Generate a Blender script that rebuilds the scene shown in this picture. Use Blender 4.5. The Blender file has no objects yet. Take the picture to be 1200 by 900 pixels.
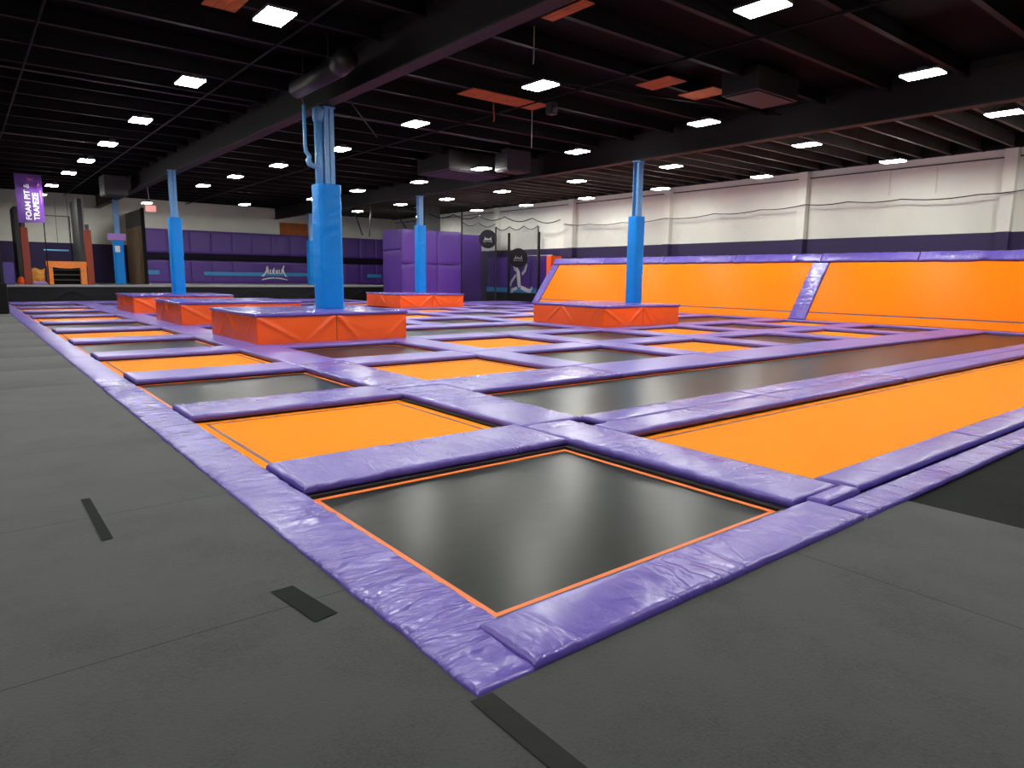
import bpy, math, random
from mathutils import Vector, Matrix, noise
random.seed(7)
scene = bpy.context.scene
COL = scene.collection
ORD = ['zeroth', 'first', 'second', 'third', 'fourth', 'fifth', 'sixth', 'seventh', 'eighth', 'ninth', 'tenth', 'eleventh', 'twelfth', 'thirteenth', 'fourteenth', 'fifteenth']

# ------------------------------------------------------------------ materials
def new_mat(name):
    m = bpy.data.materials.new(name); m.use_nodes = True
    nt = m.node_tree; b = nt.nodes['Principled BSDF']
    return m, nt, b

def N(nt, t, **kw):
    n = nt.nodes.new(t)
    for k, v in kw.items():
        setattr(n, k, v)
    return n

def plain(name, col, rough=0.6, metal=0.0, spec=0.5, var=0.0, vscale=8.0, bump=0.0, bscale=40.0):
    m, nt, b = new_mat(name)
    b.inputs['Base Color'].default_value = (*col, 1)
    b.inputs['Roughness'].default_value = rough
    b.inputs['Metallic'].default_value = metal
    b.inputs['Specular IOR Level'].default_value = spec
    tc = N(nt, 'ShaderNodeTexCoord')
    if var > 0:
        nz = N(nt, 'ShaderNodeTexNoise'); nz.inputs['Scale'].default_value = vscale; nz.inputs['Detail'].default_value = 4
        nt.links.new(tc.outputs['Object'], nz.inputs['Vector'])
        cr = N(nt, 'ShaderNodeValToRGB')
        cr.color_ramp.elements[0].position = 0.3; cr.color_ramp.elements[1].position = 0.7
        cr.color_ramp.elements[0].color = (*[c * (1 - var) for c in col], 1)
        cr.color_ramp.elements[1].color = (*[min(1, c * (1 + var)) for c in col], 1)
        nt.links.new(nz.outputs['Fac'], cr.inputs['Fac']); nt.links.new(cr.outputs['Color'], b.inputs['Base Color'])
    if bump > 0:
        n2 = N(nt, 'ShaderNodeTexNoise'); n2.inputs['Scale'].default_value = bscale; n2.inputs['Detail'].default_value = 3
        nt.links.new(tc.outputs['Object'], n2.inputs['Vector'])
        bp = N(nt, 'ShaderNodeBump'); bp.inputs['Strength'].default_value = bump; bp.inputs['Distance'].default_value = 0.02
        nt.links.new(n2.outputs['Fac'], bp.inputs['Height']); nt.links.new(bp.outputs['Normal'], b.inputs['Normal'])
    return m

def vinyl(name, col, rough=0.38, scales=(11, 2.2, 3), strength=0.35, dist=0.02, spec=0.5, extra=5.0):
    """glossy vinyl cover with creases running across the local x axis"""
    m, nt, b = new_mat(name)
    b.inputs['Roughness'].default_value = rough
    b.inputs['Specular IOR Level'].default_value = spec
    tc = N(nt, 'ShaderNodeTexCoord'); oi = N(nt, 'ShaderNodeObjectInfo')
    off = N(nt, 'ShaderNodeVectorMath', operation='ADD')
    sc = N(nt, 'ShaderNodeMath', operation='MULTIPLY'); sc.inputs[1].default_value = 37.0
    nt.links.new(oi.outputs['Random'], sc.inputs[0])
    nt.links.new(tc.outputs['Object'], off.inputs[0]); nt.links.new(sc.outputs[0], off.inputs[1])
    mp = N(nt, 'ShaderNodeMapping'); mp.inputs['Scale'].default_value = scales
    nt.links.new(off.outputs[0], mp.inputs['Vector'])
    n1 = N(nt, 'ShaderNodeTexNoise'); n1.inputs['Scale'].default_value = 1.0; n1.inputs['Detail'].default_value = 3; n1.inputs['Distortion'].default_value = 0.9
    nt.links.new(mp.outputs[0], n1.inputs['Vector'])
    n2 = N(nt, 'ShaderNodeTexNoise'); n2.inputs['Scale'].default_value = extra; n2.inputs['Detail'].default_value = 2; n2.inputs['Distortion'].default_value = 1.5
    nt.links.new(off.outputs[0], n2.inputs['Vector'])
    # sharpen creases
    a1 = N(nt, 'ShaderNodeMath', operation='SUBTRACT'); a1.inputs[1].default_value = 0.5
    nt.links.new(n1.outputs['Fac'], a1.inputs[0])
    a2 = N(nt, 'ShaderNodeMath', operation='ABSOLUTE'); nt.links.new(a1.outputs[0], a2.inputs[0])
    a3 = N(nt, 'ShaderNodeMath', operation='POWER'); a3.inputs[1].default_value = 0.6
    nt.links.new(a2.outputs[0], a3.inputs[0])
    # regions with and without creasing
    n3 = N(nt, 'ShaderNodeTexNoise'); n3.inputs['Scale'].default_value = 1.1; n3.inputs['Detail'].default_value = 1
    nt.links.new(off.outputs[0], n3.inputs['Vector'])
    mr = N(nt, 'ShaderNodeMapRange'); mr.inputs['From Min'].default_value = 0.42; mr.inputs['From Max'].default_value = 0.62; mr.inputs['To Min'].default_value = 0.12
    nt.links.new(n3.outputs['Fac'], mr.inputs['Value'])
    mu = N(nt, 'ShaderNodeMath', operation='MULTIPLY'); nt.links.new(a3.outputs[0], mu.inputs[0]); nt.links.new(mr.outputs[0], mu.inputs[1])
    ad = N(nt, 'ShaderNodeMath', operation='MULTIPLY_ADD'); ad.inputs[1].default_value = 0.35
    nt.links.new(n2.outputs['Fac'], ad.inputs[0]); nt.links.new(mu.outputs[0], ad.inputs[2])
    bp = N(nt, 'ShaderNodeBump'); bp.inputs['Strength'].default_value = strength; bp.inputs['Distance'].default_value = dist
    nt.links.new(ad.outputs[0], bp.inputs['Height']); nt.links.new(bp.outputs['Normal'], b.inputs['Normal'])
    # slight colour unevenness of the vinyl itself
    cr = N(nt, 'ShaderNodeValToRGB')
    cr.color_ramp.elements[0].color = (*[c * 0.93 for c in col], 1); cr.color_ramp.elements[1].color = (*[min(1, c * 1.07) for c in col], 1)
    nt.links.new(n3.outputs['Fac'], cr.inputs['Fac']); nt.links.new(cr.outputs['Color'], b.inputs['Base Color'])
    return m

def emit(name, col, s):
    m, nt, b = new_mat(name)
    b.inputs['Base Color'].default_value = (0.8, 0.8, 0.8, 1)
    b.inputs['Emission Color'].default_value = (*col, 1)
    b.inputs['Emission Strength'].default_value = s
    return m

def two_tone(name, split, low, high, rough=0.7):
    """painted wall: purple dado below, off white above, with block courses"""
    m, nt, b = new_mat(name)
    b.inputs['Roughness'].default_value = rough
    tc = N(nt, 'ShaderNodeTexCoord'); sx = N(nt, 'ShaderNodeSeparateXYZ')
    nt.links.new(tc.outputs['Object'], sx.inputs[0])
    gt = N(nt, 'ShaderNodeMath', operation='GREATER_THAN'); gt.inputs[1].default_value = split
    nt.links.new(sx.outputs['Z'], gt.inputs[0])
    nz = N(nt, 'ShaderNodeTexNoise'); nz.inputs['Scale'].default_value = 0.7; nz.inputs['Detail'].default_value = 5
    nt.links.new(tc.outputs['Object'], nz.inputs['Vector'])
    cr = N(nt, 'ShaderNodeValToRGB'); cr.color_ramp.elements[0].position = 0.25; cr.color_ramp.elements[1].position = 0.75
    cr.color_ramp.elements[0].color = (*[c * 0.86 for c in high], 1); cr.color_ramp.elements[1].color = (*high, 1)
    nt.links.new(nz.outputs['Fac'], cr.inputs['Fac'])
    mx = N(nt, 'ShaderNodeMix', data_type='RGBA')
    mx.inputs['A'].default_value = (*low, 1)
    nt.links.new(gt.outputs[0], mx.inputs['Factor']); nt.links.new(cr.outputs['Color'], mx.inputs['B'])
    nt.links.new(mx.outputs['Result'], b.inputs['Base Color'])
    # faint block courses
    wv = N(nt, 'ShaderNodeMath', operation='FRACT'); dv = N(nt, 'ShaderNodeMath', operation='DIVIDE'); dv.inputs[1].default_value = 0.8
    nt.links.new(sx.outputs['Z'], dv.inputs[0]); nt.links.new(dv.outputs[0], wv.inputs[0])
    g2 = N(nt, 'ShaderNodeMath', operation='GREATER_THAN'); g2.inputs[1].default_value = 0.03
    nt.links.new(wv.outputs[0], g2.inputs[0])
    bp = N(nt, 'ShaderNodeBump'); bp.inputs['Strength'].default_value = 0.4; bp.inputs['Distance'].default_value = 0.01
    nt.links.new(g2.outputs[0], bp.inputs['Height']); nt.links.new(bp.outputs['Normal'], b.inputs['Normal'])
    return m

def net_mat(name, cell=0.06, fill=0.34):
    m, nt, b = new_mat(name)
    b.inputs['Base Color'].default_value = (0.006, 0.006, 0.007, 1); b.inputs['Roughness'].default_value = 0.8
    tc = N(nt, 'ShaderNodeTexCoord'); sx = N(nt, 'ShaderNodeSeparateXYZ'); nt.links.new(tc.outputs['Object'], sx.inputs[0])
    def strands(*axes):
        acc = None
        for ax in axes:
            acc2 = sx.outputs[ax]
            if acc is None: acc = acc2
            else:
                s = N(nt, 'ShaderNodeMath', operation='ADD'); nt.links.new(acc, s.inputs[0]); nt.links.new(acc2, s.inputs[1]); acc = s.outputs[0]
        d = N(nt, 'ShaderNodeMath', operation='DIVIDE'); d.inputs[1].default_value = cell; nt.links.new(acc, d.inputs[0])
        f = N(nt, 'ShaderNodeMath', operation='FRACT'); nt.links.new(d.outputs[0], f.inputs[0])
        l = N(nt, 'ShaderNodeMath', operation='LESS_THAN'); l.inputs[1].default_value = fill / 2; nt.links.new(f.outputs[0], l.inputs[0])
        return l.outputs[0]
    a = strands('X', 'Y'); c = strands('Z')
    mxm = N(nt, 'ShaderNodeMath', operation='MAXIMUM'); nt.links.new(a, mxm.inputs[0]); nt.links.new(c, mxm.inputs[1])
    tr = N(nt, 'ShaderNodeBsdfTransparent'); ms = N(nt, 'ShaderNodeMixShader')
    nt.links.new(mxm.outputs[0], ms.inputs['Fac']); nt.links.new(tr.outputs[0], ms.inputs[1]); nt.links.new(b.outputs[0], ms.inputs[2])
    nt.links.new(ms.outputs[0], nt.nodes['Material Output'].inputs['Surface'])
    return m

def woven(name, col, rough, spec=0.5, var=0.12, wr=0.1):
    """woven trampoline bed: slight scuffing and a fine weave"""
    m, nt, b = new_mat(name)
    b.inputs['Specular IOR Level'].default_value = spec; b.inputs['IOR'].default_value = 1.27
    tc = N(nt, 'ShaderNodeTexCoord')
    mp = N(nt, 'ShaderNodeMapping'); mp.inputs['Scale'].default_value = (1.3, 5.0, 1); mp.inputs['Rotation'].default_value = (0, 0, 0.5)
    nt.links.new(tc.outputs['Object'], mp.inputs['Vector'])
    n1 = N(nt, 'ShaderNodeTexNoise'); n1.inputs['Scale'].default_value = 2.2; n1.inputs['Detail'].default_value = 3; n1.inputs['Roughness'].default_value = 0.5
    nt.links.new(mp.outputs[0], n1.inputs['Vector'])
    cr = N(nt, 'ShaderNodeValToRGB'); cr.color_ramp.elements[0].position = 0.3; cr.color_ramp.elements[1].position = 0.72
    cr.color_ramp.elements[0].color = (*[c * (1 - var) for c in col], 1); cr.color_ramp.elements[1].color = (*[min(1, c * (1 + var)) for c in col], 1)
    nt.links.new(n1.outputs['Fac'], cr.inputs['Fac']); nt.links.new(cr.outputs['Color'], b.inputs['Base Color'])
    mr = N(nt, 'ShaderNodeMapRange'); mr.inputs['To Min'].default_value = rough - wr; mr.inputs['To Max'].default_value = rough + wr
    nt.links.new(n1.outputs['Fac'], mr.inputs['Value']); nt.links.new(mr.outputs[0], b.inputs['Roughness'])
    n4 = N(nt, 'ShaderNodeTexNoise'); n4.inputs['Scale'].default_value = 2.5; n4.inputs['Detail'].default_value = 2
    nt.links.new(tc.outputs['Object'], n4.inputs['Vector'])
    ad = N(nt, 'ShaderNodeMath', operation='MULTIPLY_ADD'); ad.inputs[1].default_value = 6.0
    nt.links.new(n4.outputs['Fac'], ad.inputs[0])
    bp = N(nt, 'ShaderNodeBump'); bp.inputs['Strength'].default_value = 0.10; bp.inputs['Distance'].default_value = 0.004
    nt.links.new(ad.outputs[0], bp.inputs['Height']); nt.links.new(bp.outputs['Normal'], b.inputs['Normal'])
    return m

def carpet_mat(name, col, sheen=0.2):
    m, nt, b = new_mat(name)
    b.inputs['Roughness'].default_value = 0.95; b.inputs['Specular IOR Level'].default_value = 0.15
    b.inputs['Sheen Weight'].default_value = sheen; b.inputs['Sheen Roughness'].default_value = 0.6
    tc = N(nt, 'ShaderNodeTexCoord')
    n1 = N(nt, 'ShaderNodeTexNoise'); n1.inputs['Scale'].default_value = 70; n1.inputs['Detail'].default_value = 4; n1.inputs['Roughness'].default_value = 0.7
    n2 = N(nt, 'ShaderNodeTexNoise'); n2.inputs['Scale'].default_value = 1.6; n2.inputs['Detail'].default_value = 6; n2.inputs['Roughness'].default_value = 0.7
    for n in (n1, n2): nt.links.new(tc.outputs['Object'], n.inputs['Vector'])
    ad = N(nt, 'ShaderNodeMath', operation='MULTIPLY_ADD'); ad.inputs[1].default_value = 0.9
    nt.links.new(n1.outputs['Fac'], ad.inputs[0]); nt.links.new(n2.outputs['Fac'], ad.inputs[2])
    cr = N(nt, 'ShaderNodeValToRGB'); cr.color_ramp.elements[0].position = 0.72; cr.color_ramp.elements[1].position = 1.18
    cr.color_ramp.elements[0].color = (*[c * 0.66 for c in col], 1); cr.color_ramp.elements[1].color = (*[c * 1.45 for c in col], 1)
    nt.links.new(ad.outputs[0], cr.inputs['Fac']); nt.links.new(cr.outputs['Color'], b.inputs['Base Color'])
    bp = N(nt, 'ShaderNodeBump'); bp.inputs['Strength'].default_value = 0.35; bp.inputs['Distance'].default_value = 0.006
    nt.links.new(n1.outputs['Fac'], bp.inputs['Height']); nt.links.new(bp.outputs['Normal'], b.inputs['Normal'])
    return m

PURPLE = (0.118, 0.078, 0.385)
M = {
 'carpet': carpet_mat('grey_carpet', (0.0245, 0.0262, 0.0250)),
 'blackmat': carpet_mat('black_carpet', (0.008, 0.009, 0.008), 0.0),
 'tape': plain('dark_tape', (0.012, 0.014, 0.012), 0.85, spec=0.1, var=0.1),
 'pad_far': vinyl('purple_vinyl_smooth_sheen_tint', (0.140, 0.096, 0.410), rough=0.36, scales=(4, 2, 2), strength=0.22, dist=0.02, extra=2.5),  # distant pads: purple lightened to stand in for the grazing sheen
 'skirt_far': vinyl('purple_vinyl_soft_creases_sheen_tint', (0.138, 0.094, 0.400), rough=0.34, scales=(5, 1.5, 2), strength=0.4, dist=0.025),  # same lightened purple, sheen of far vinyl put into the colour
 'tape2': plain('grey_tape', (0.024, 0.024, 0.024), 0.9, spec=0.1, var=0.1),
 'pit': plain('pit_black', (0.004, 0.004, 0.004), 0.9),
 'pad': vinyl('purple_vinyl', PURPLE, rough=0.27, scales=(7, 2.5, 3), strength=0.75, dist=0.03, extra=3.5),
 'skirt': vinyl('purple_vinyl_creased', PURPLE, rough=0.25, scales=(9, 1.5, 2), strength=0.95, dist=0.035),
 'padtop': vinyl('purple_vinyl_top', PURPLE, rough=0.20, scales=(4, 2, 2), strength=0.5),
 'wallpad': vinyl('purple_wall_vinyl', (0.075, 0.023, 0.235), rough=0.42, scales=(1.6, 1.6, 0.5), strength=0.3, dist=0.05, extra=2.0),
 'orange_v': vinyl('orange_vinyl', (0.90, 0.105, 0.008), rough=0.40, scales=(3, 2, 1.5), strength=0.4, dist=0.03, extra=3.0),
 'blue_v': vinyl('blue_vinyl', (0.001, 0.205, 0.640), rough=0.42, spec=0.25, scales=(2, 2, 5), strength=0.5, dist=0.03, extra=3.0),
 'blackbed': woven('black_bed', (0.0145, 0.0180, 0.0138), 0.30, spec=0.30, var=0.2, wr=0.02),
 'orangebed': woven('orange_bed', (0.88, 0.238, 0.005), 0.6, spec=0.08, var=0.03),
 'inclbed': woven('orange_slope_bed', (0.88, 0.190, 0.002), 0.45, spec=0.22, var=0.04),
 'stripe_o': plain('orange_webbing', (0.78, 0.16, 0.025), 0.6, var=0.06),
 'stripe_p': plain('purple_webbing', (0.10, 0.03, 0.10), 0.6),
 'steel_b': plain('black_steel', (0.008, 0.008, 0.008), 0.6),
 'steel_c': plain('ceiling_black', (0.0032, 0.0027, 0.0030), 0.7, spec=0.22, var=0.2, vscale=2),
 'deck': plain('deck_black', (0.0042, 0.0026, 0.0031), 0.9, spec=0.1, var=0.25, vscale=1.5),
 'beam': plain('beam_black', (0.008, 0.0065, 0.0072), 0.6, spec=0.3, var=0.15, vscale=2),
 'joist_t': plain('joist_brown', (0.040, 0.033, 0.028), 0.6, var=0.3, vscale=2),
 'duct': plain('duct_grey', (0.011, 0.0105, 0.0105), 0.5),
 'blue_s': plain('blue_steel_paint', (0.110, 0.300, 0.580), 0.35, var=0.06),
 'white_wall': two_tone('painted_block_wall', 3.42, (0.024, 0.010, 0.070), (0.78, 0.78, 0.70)),
 'dark_wall': plain('dark_wall', (0.06, 0.05, 0.07), 0.8),
 'housing': plain('fixture_grey', (0.14, 0.14, 0.14), 0.5),
 'lamp': emit('led_panel', (1.0, 1.0, 0.95), 150.0),
 'wood': plain('bare_wood', (0.40, 0.12, 0.035), 0.8, spec=0.1, var=0.2, vscale=5),
 'ply': plain('plywood', (0.62, 0.43, 0.25), 0.6, var=0.15, vscale=3),
 'grey_panel': plain('dark_grey_panel', (0.045, 0.048, 0.048), 0.6, var=0.1),
 'grey_top': plain('stage_grey', (0.19, 0.19, 0.18), 0.8, var=0.1),
 'edge_grey': plain('stage_edge', (0.30, 0.30, 0.29), 0.7),
 'skirt_black': plain('black_drape', (0.006, 0.006, 0.0055), 0.65, spec=0.25, var=0.2, vscale=3),
 'black': plain('matt_black', (0.005, 0.005, 0.005), 0.7, spec=0.2),
 'rope': plain('black_rope', (0.012, 0.012, 0.012), 0.8),
 'net': net_mat('black_netting', 0.03, 0.42),
 'net_thin': net_mat('fine_netting', 0.022, 0.12),
 'white_p': plain('white_print', (0.78, 0.76, 0.76), 0.5),
 'pink_p': plain('pink_print', (0.50, 0.09, 0.16), 0.5),
 'banner': vinyl('banner_vinyl', (0.105, 0.030, 0.250), rough=0.3, scales=(2.2, 2, 0.8), strength=0.35, dist=0.08, extra=1.2),
 'blue_p': plain('blue_print', (0.03, 0.24, 0.52), 0.5),
 'lilac': plain('lilac_sign', (0.36, 0.20, 0.55), 0.5),
 'paper': plain('white_paper', (0.7, 0.7, 0.72), 0.6),
 'exit_face': emit('exit_sign_face', (1.0, 0.45, 0.36), 0.55),
 'exit_red': emit('exit_sign_red', (1.0, 0.09, 0.05), 0.9),
 'dkorange': vinyl('dark_orange_vinyl', (0.24, 0.030, 0.007), rough=0.5, scales=(2, 2, 1), strength=0.2),
 'arch_o': plain('arch_orange', (0.78, 0.215, 0.03), 0.55, var=0.12, vscale=6),
 'mesh_grey': plain('grey_mesh', (0.20, 0.20, 0.19), 0.7, var=0.2, vscale=4),
 'yellow': plain('yellow_fabric', (0.62, 0.26, 0.03), 0.6, var=0.25, vscale=5),
 'rail': plain('dark_rail', (0.006, 0.004, 0.010), 0.7, spec=0.15),
 'cream': plain('cream_paint', (0.62, 0.62, 0.56), 0.7, var=0.05),
 'ledge': plain('ledge_steel', (0.10, 0.075, 0.085), 0.6),
}

# ------------------------------------------------------------------ mesh building
class MB:
    def __init__(s): s.v = []; s.f = []
    def add(s, vs, fs):
        o = len(s.v); s.v += [tuple(v) for v in vs]; s.f += [tuple(i + o for i in f) for f in fs]; return s
    def box(s, x0, x1, y0, y1, z0, z1):
        return s.add([(x0, y0, z0), (x1, y0, z0), (x1, y1, z0), (x0, y1, z0), (x0, y0, z1), (x1, y0, z1), (x1, y1, z1), (x0, y1, z1)],
              [(0, 3, 2, 1), (4, 5, 6, 7), (0, 1, 5, 4), (1, 2, 6, 5), (2, 3, 7, 6), (3, 0, 4, 7)])
    def tube(s, pts, r, n=10, cap=True):
        pts = [Vector(p) for p in pts]; rings = []
        up = None
        for i, p in enumerate(pts):
            t = (pts[min(i + 1, len(pts) - 1)] - pts[max(i - 1, 0)]).normalized()
            if up is None:
                up = Vector((0, 0, 1)) if abs(t.z) < 0.9 else Vector((1, 0, 0))
            a = t.cross(up).normalized(); b = a.cross(t).normalized(); up = b
            rr = r[i] if isinstance(r, (list, tuple)) else r
            rings.append([p + a * (rr * math.cos(2 * math.pi * k / n)) + b * (rr * math.sin(2 * math.pi * k / n)) for k in range(n)])
        vs = [v for ring in rings for v in ring]; fs = []
        for i in range(len(pts) - 1):
            for k in range(n):
                a, b2 = i * n + k, i * n + (k + 1) % n
                fs.append((a, b2, b2 + n, a + n))
        if cap:
            fs.append(tuple(reversed(range(n)))); fs.append(tuple(range((len(pts) - 1) * n, len(pts) * n)))
        return s.add(vs, fs)
    def prism(s, poly, ext):
        """poly: list of 3d points; ext: extrusion vector"""
        n = len(poly); e = Vector(ext); a = [Vector(p) for p in poly]
        fs = [tuple(reversed(range(n))), tuple(range(n, 2 * n))] + [(i, (i + 1) % n, n + (i + 1) % n, n + i) for i in range(n)]
        return s.add(a + [p + e for p in a], fs)
    def grid(s, nx, ny, fn):
        vs = [fn(i / nx, j / ny) for i in range(nx + 1) for j in range(ny + 1)]
        fs = [(i * (ny + 1) + j, (i + 1) * (ny + 1) + j, (i + 1) * (ny + 1) + j + 1, i * (ny + 1) + j + 1) for i in range(nx) for j in range(ny)]
        return s.add(vs, fs)
    def build(s, name, mat, parent=None, bevel=0, smooth=False, loc=None, rot=None):
        me = bpy.data.meshes.new(name); me.from_pydata(s.v, [], s.f); me.update()
        import bmesh
        bm = bmesh.new(); bm.from_mesh(me); bmesh.ops.recalc_face_normals(bm, faces=bm.faces); bm.to_mesh(me); bm.free()
        me.materials.append(M[mat] if isinstance(mat, str) else mat)
        o = bpy.data.objects.new(name, me); COL.objects.link(o)
        if smooth:
            for p in me.polygons: p.use_smooth = True
        if bevel:
            b = o.modifiers.new('bevel', 'BEVEL'); b.width = bevel; b.segments = 2; b.limit_method = 'ANGLE'
        if loc: o.location = loc
        if rot: o.rotation_euler = rot
        if parent is not None: o.parent = parent
        return o

def tag(o, label=None, cat=None, group=None, kind=None):
    if label: o['label'] = label
    if cat: o['category'] = cat
    if group: o['group'] = group
    if kind: o['kind'] = kind
    return o

def empty(name, loc, label, cat, group=None, rz=0):
    o = bpy.data.objects.new(name, None); COL.objects.link(o); o.location = loc; o.rotation_euler = (0, 0, rz)
    o.empty_display_size = 0.2
    return tag(o, label, cat, group)

def dup(o, loc, label=None, group=None, rz=None):
    c = o.copy(); COL.objects.link(c); c.location = loc
    if rz is not None: c.rotation_euler = (0, 0, rz)
    if label: c['label'] = label
    if group: c['group'] = group
    for ch in list(o.children):
        d = ch.copy(); COL.objects.link(d); d.parent = c
        for g in list(ch.children):
            e = g.copy(); COL.objects.link(e); e.parent = d
    return c

def text_mesh(name, s, size, mat, parent, mw, bold=0.0, depth=0.004, shear=0.0):
    cu = bpy.data.curves.new(name, 'FONT'); cu.body = s; cu.size = size; cu.extrude = depth; cu.offset = bold; cu.shear = shear
    cu.align_x = 'LEFT'; cu.resolution_u = 3
    t = bpy.data.objects.new(name, cu); COL.objects.link(t)
    bpy.context.view_layer.update()
    me = bpy.data.meshes.new_from_object(t.evaluated_get(bpy.context.evaluated_depsgraph_get()))
    bpy.data.objects.remove(t)
    me.transform(mw); me.materials.clear(); me.materials.append(M[mat]); me.name = name
    o = bpy.data.objects.new(name, me); COL.objects.link(o)
    if parent is not None: o.parent = parent
    return o

def fbm(x, y, z=0.0):
    return noise.noise(Vector((x, y, z)))

def samples(L, r, step):
    e = [0, r * 0.12, r * 0.4, r * 0.75, r]
    n = max(1, int((L - 2 * r) / step))
    return e + [r + (L - 2 * r) * k / n for k in range(1, n)] + [L - q for q in reversed(e)]

def pad_mesh(L, W, h0, h1, step, wr=0.0, wfreq=7.0, seed=0.0, r=0.035, puff=0.0, cross=0.3):
    """padded cover: local x along the length, y across, bottom at z=0; top height runs from h0 at y=0 to h1 at y=W"""
    mb = MB()
    r = min(r, 0.45 * W, 0.45 * L)
    xs, ys = samples(L, r, step), samples(W, r, step)
    nx, ny = len(xs), len(ys)
    vs = []
    for x in xs:
        for y in ys:
            h = h0 + (h1 - h0) * y / W
            rz = min(r, 0.7 * h)
            d = min(x, L - x, y, W - y)
            drop = 0 if d >= r else rz * (1 - math.sqrt(max(0, 1 - ((r - d) / r) ** 2)))
            bump = puff * math.sin(math.pi * y / W) * min(1, 4 * min(x, L - x) / L)
            px, py = x, y
            if wr > 0:
                msk = max(0.0, min(1.0, 0.45 + 1.3 * fbm(x * 0.9 + seed, y * 0.9, 3.1)))
                n1 = fbm(x * wfreq + seed, y * wfreq * cross, seed)
                n2 = fbm(x * wfreq * 2.3 + 9 + seed, y * wfreq * 0.7, seed + 5)
                bump += wr * msk * ((abs(n1) * 2 - 0.6) + 0.5 * n2)
                if y < r or y > W - r:
                    py += wr * 0.9 * fbm(x * wfreq * 0.7, seed, 2.0 if y < r else 7.0)
            vs.append((px, py, max(0.008, h - drop + bump)))
    fs = [(i * ny + j, (i + 1) * ny + j, (i + 1) * ny + j + 1, i * ny + j + 1) for i in range(nx - 1) for j in range(ny - 1)]
    rim = [i * ny for i in range(nx)] + [(nx - 1) * ny + j for j in range(1, ny)] + [i * ny + ny - 1 for i in range(nx - 2, -1, -1)] + [j for j in range(ny - 2, 0, -1)]
    base = len(vs); n = len(rim)
    for k in rim:
        vs.append((vs[k][0], vs[k][1], 0.0))
    for k in range(n):
        k2 = (k + 1) % n
        fs.append((rim[k], rim[k2], base + k2, base + k))
    fs.append(tuple(range(base, base + n)))
    mb.add(vs, fs)
    return mb

PB, PT = -0.02, 0.05      # underside and top of the trampoline pads
def pad(x0, x1, y0, y1, label, along='x', zb=PB, zt=PT, mat='pad', wr=None, h0=None, name='frame_pad', cat='pad', group=None, puff=0.006, wfreq=7.0, r=0.035):
    cx, cy = (x0 + x1) / 2, (y0 + y1) / 2
    d = math.hypot(max(x0 - 0, 0) + 1.4, max(y0, 0) + 2)
    step = 0.035 if d < 6 else (0.06 if d < 9 else (0.15 if d < 16 else 0.5))
    if wr is None: wr = 0.006 if d < 12 else 0.0
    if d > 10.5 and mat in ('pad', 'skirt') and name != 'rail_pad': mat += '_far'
    H = zt - zb
    hh0 = H if h0 is None else h0
    sd = random.uniform(0, 50)
    if along == 'x':
        mb = pad_mesh(x1 - x0, y1 - y0, hh0, H, step, wr, wfreq, sd, r, puff)
        o = mb.build(name, mat, None, smooth=True, loc=(x0, y0, zb))
    else:
        mb = pad_mesh(y1 - y0, x1 - x0, H, hh0, step, wr, wfreq, sd, r, puff)   # local y runs towards -x
        o = mb.build(name, mat, None, smooth=True, loc=(x1, y0, zb), rot=(0, 0, math.pi / 2))
    return tag(o, label, cat, group)

# ------------------------------------------------------------------ camera
YAW, PITCH, ROLL, F = math.radians(38.84562), math.radians(8.89825), math.radians(0.71075), 798.98
fw = Vector((math.sin(YAW) * math.cos(PITCH), math.cos(YAW) * math.cos(PITCH), -math.sin(PITCH)))
rt = Vector((math.cos(YAW), -math.sin(YAW), 0)); up = rt.cross(fw)
r2 = rt * math.cos(ROLL) + up * math.sin(ROLL); u2 = -rt * math.sin(ROLL) + up * math.cos(ROLL)
cam = bpy.data.cameras.new('camera'); cam.sensor_width = 36; cam.sensor_fit = 'HORIZONTAL'; cam.lens = F / 1200 * 36; cam.clip_end = 300; cam.clip_start = 0.05
co = bpy.data.objects.new('camera', cam); COL.objects.link(co)
mw = Matrix((r2, u2, -fw)).transposed().to_4x4(); mw.translation = Vector((-1.42716, -1.99879, 1.6)); co.matrix_world = mw
scene.camera = co

# ------------------------------------------------------------------ the setting
XW, YB, ZC = 28.0, 50.6, 6.75          # right wall, back wall, roof deck
XL, YF = -8.0, -8.0
mb = MB()
ys = [YF, -5.2, -3.1, -1.0, 1.11, 3.1, 5.28, 7.4, 9.5, 11.6, 13.7, 15.8, 17.9, 20, 24, 28, 32, 36, 41.6]
def carpet_sheet(mb, x0, x1, y0, y1, z=0.0, g=0.006):
    mb.box(x0 + g, x1 - g, y0 + g, y1 - g, z - 0.03, z - 0.004)
    mb.add([(x0 + g, y0 + g, z - 0.004), (x1 - g, y0 + g, z - 0.004), (x1 - g, y1 - g, z - 0.004), (x0 + g, y1 - g, z - 0.004),
            (x0 + 3 * g, y0 + 3 * g, z), (x1 - 3 * g, y0 + 3 * g, z), (x1 - 3 * g, y1 - 3 * g, z), (x0 + 3 * g, y1 - 3 * g, z)],
           [(4, 5, 6, 7), (0, 1, 5, 4), (1, 2, 6, 5), (2, 3, 7, 6), (3, 0, 4, 7)])
def ripple_sheet(mb, x0, x1, y0, y1, nx, ny, amp, seed, g=0.0025):
    """one carpet roll lying with faint ripples, edges tucked down at the seams"""
    def fn(u, v):
        x, y = x0 + g + (x1 - x0 - 2 * g) * u, y0 + g + (y1 - y0 - 2 * g) * v
        e = min(u, 1 - u) * (x1 - x0), min(v, 1 - v) * (y1 - y0)
        ed = min(e)
        z = -0.003 + amp * (fbm(x * 0.9 + seed, y * 0.9) + 0.7 * fbm(x * 2.3, y * 2.3 + seed)) * min(1, ed * 4)
        return (x, y, min(z, 0.0))
    mb.grid(nx, ny, fn)
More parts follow.
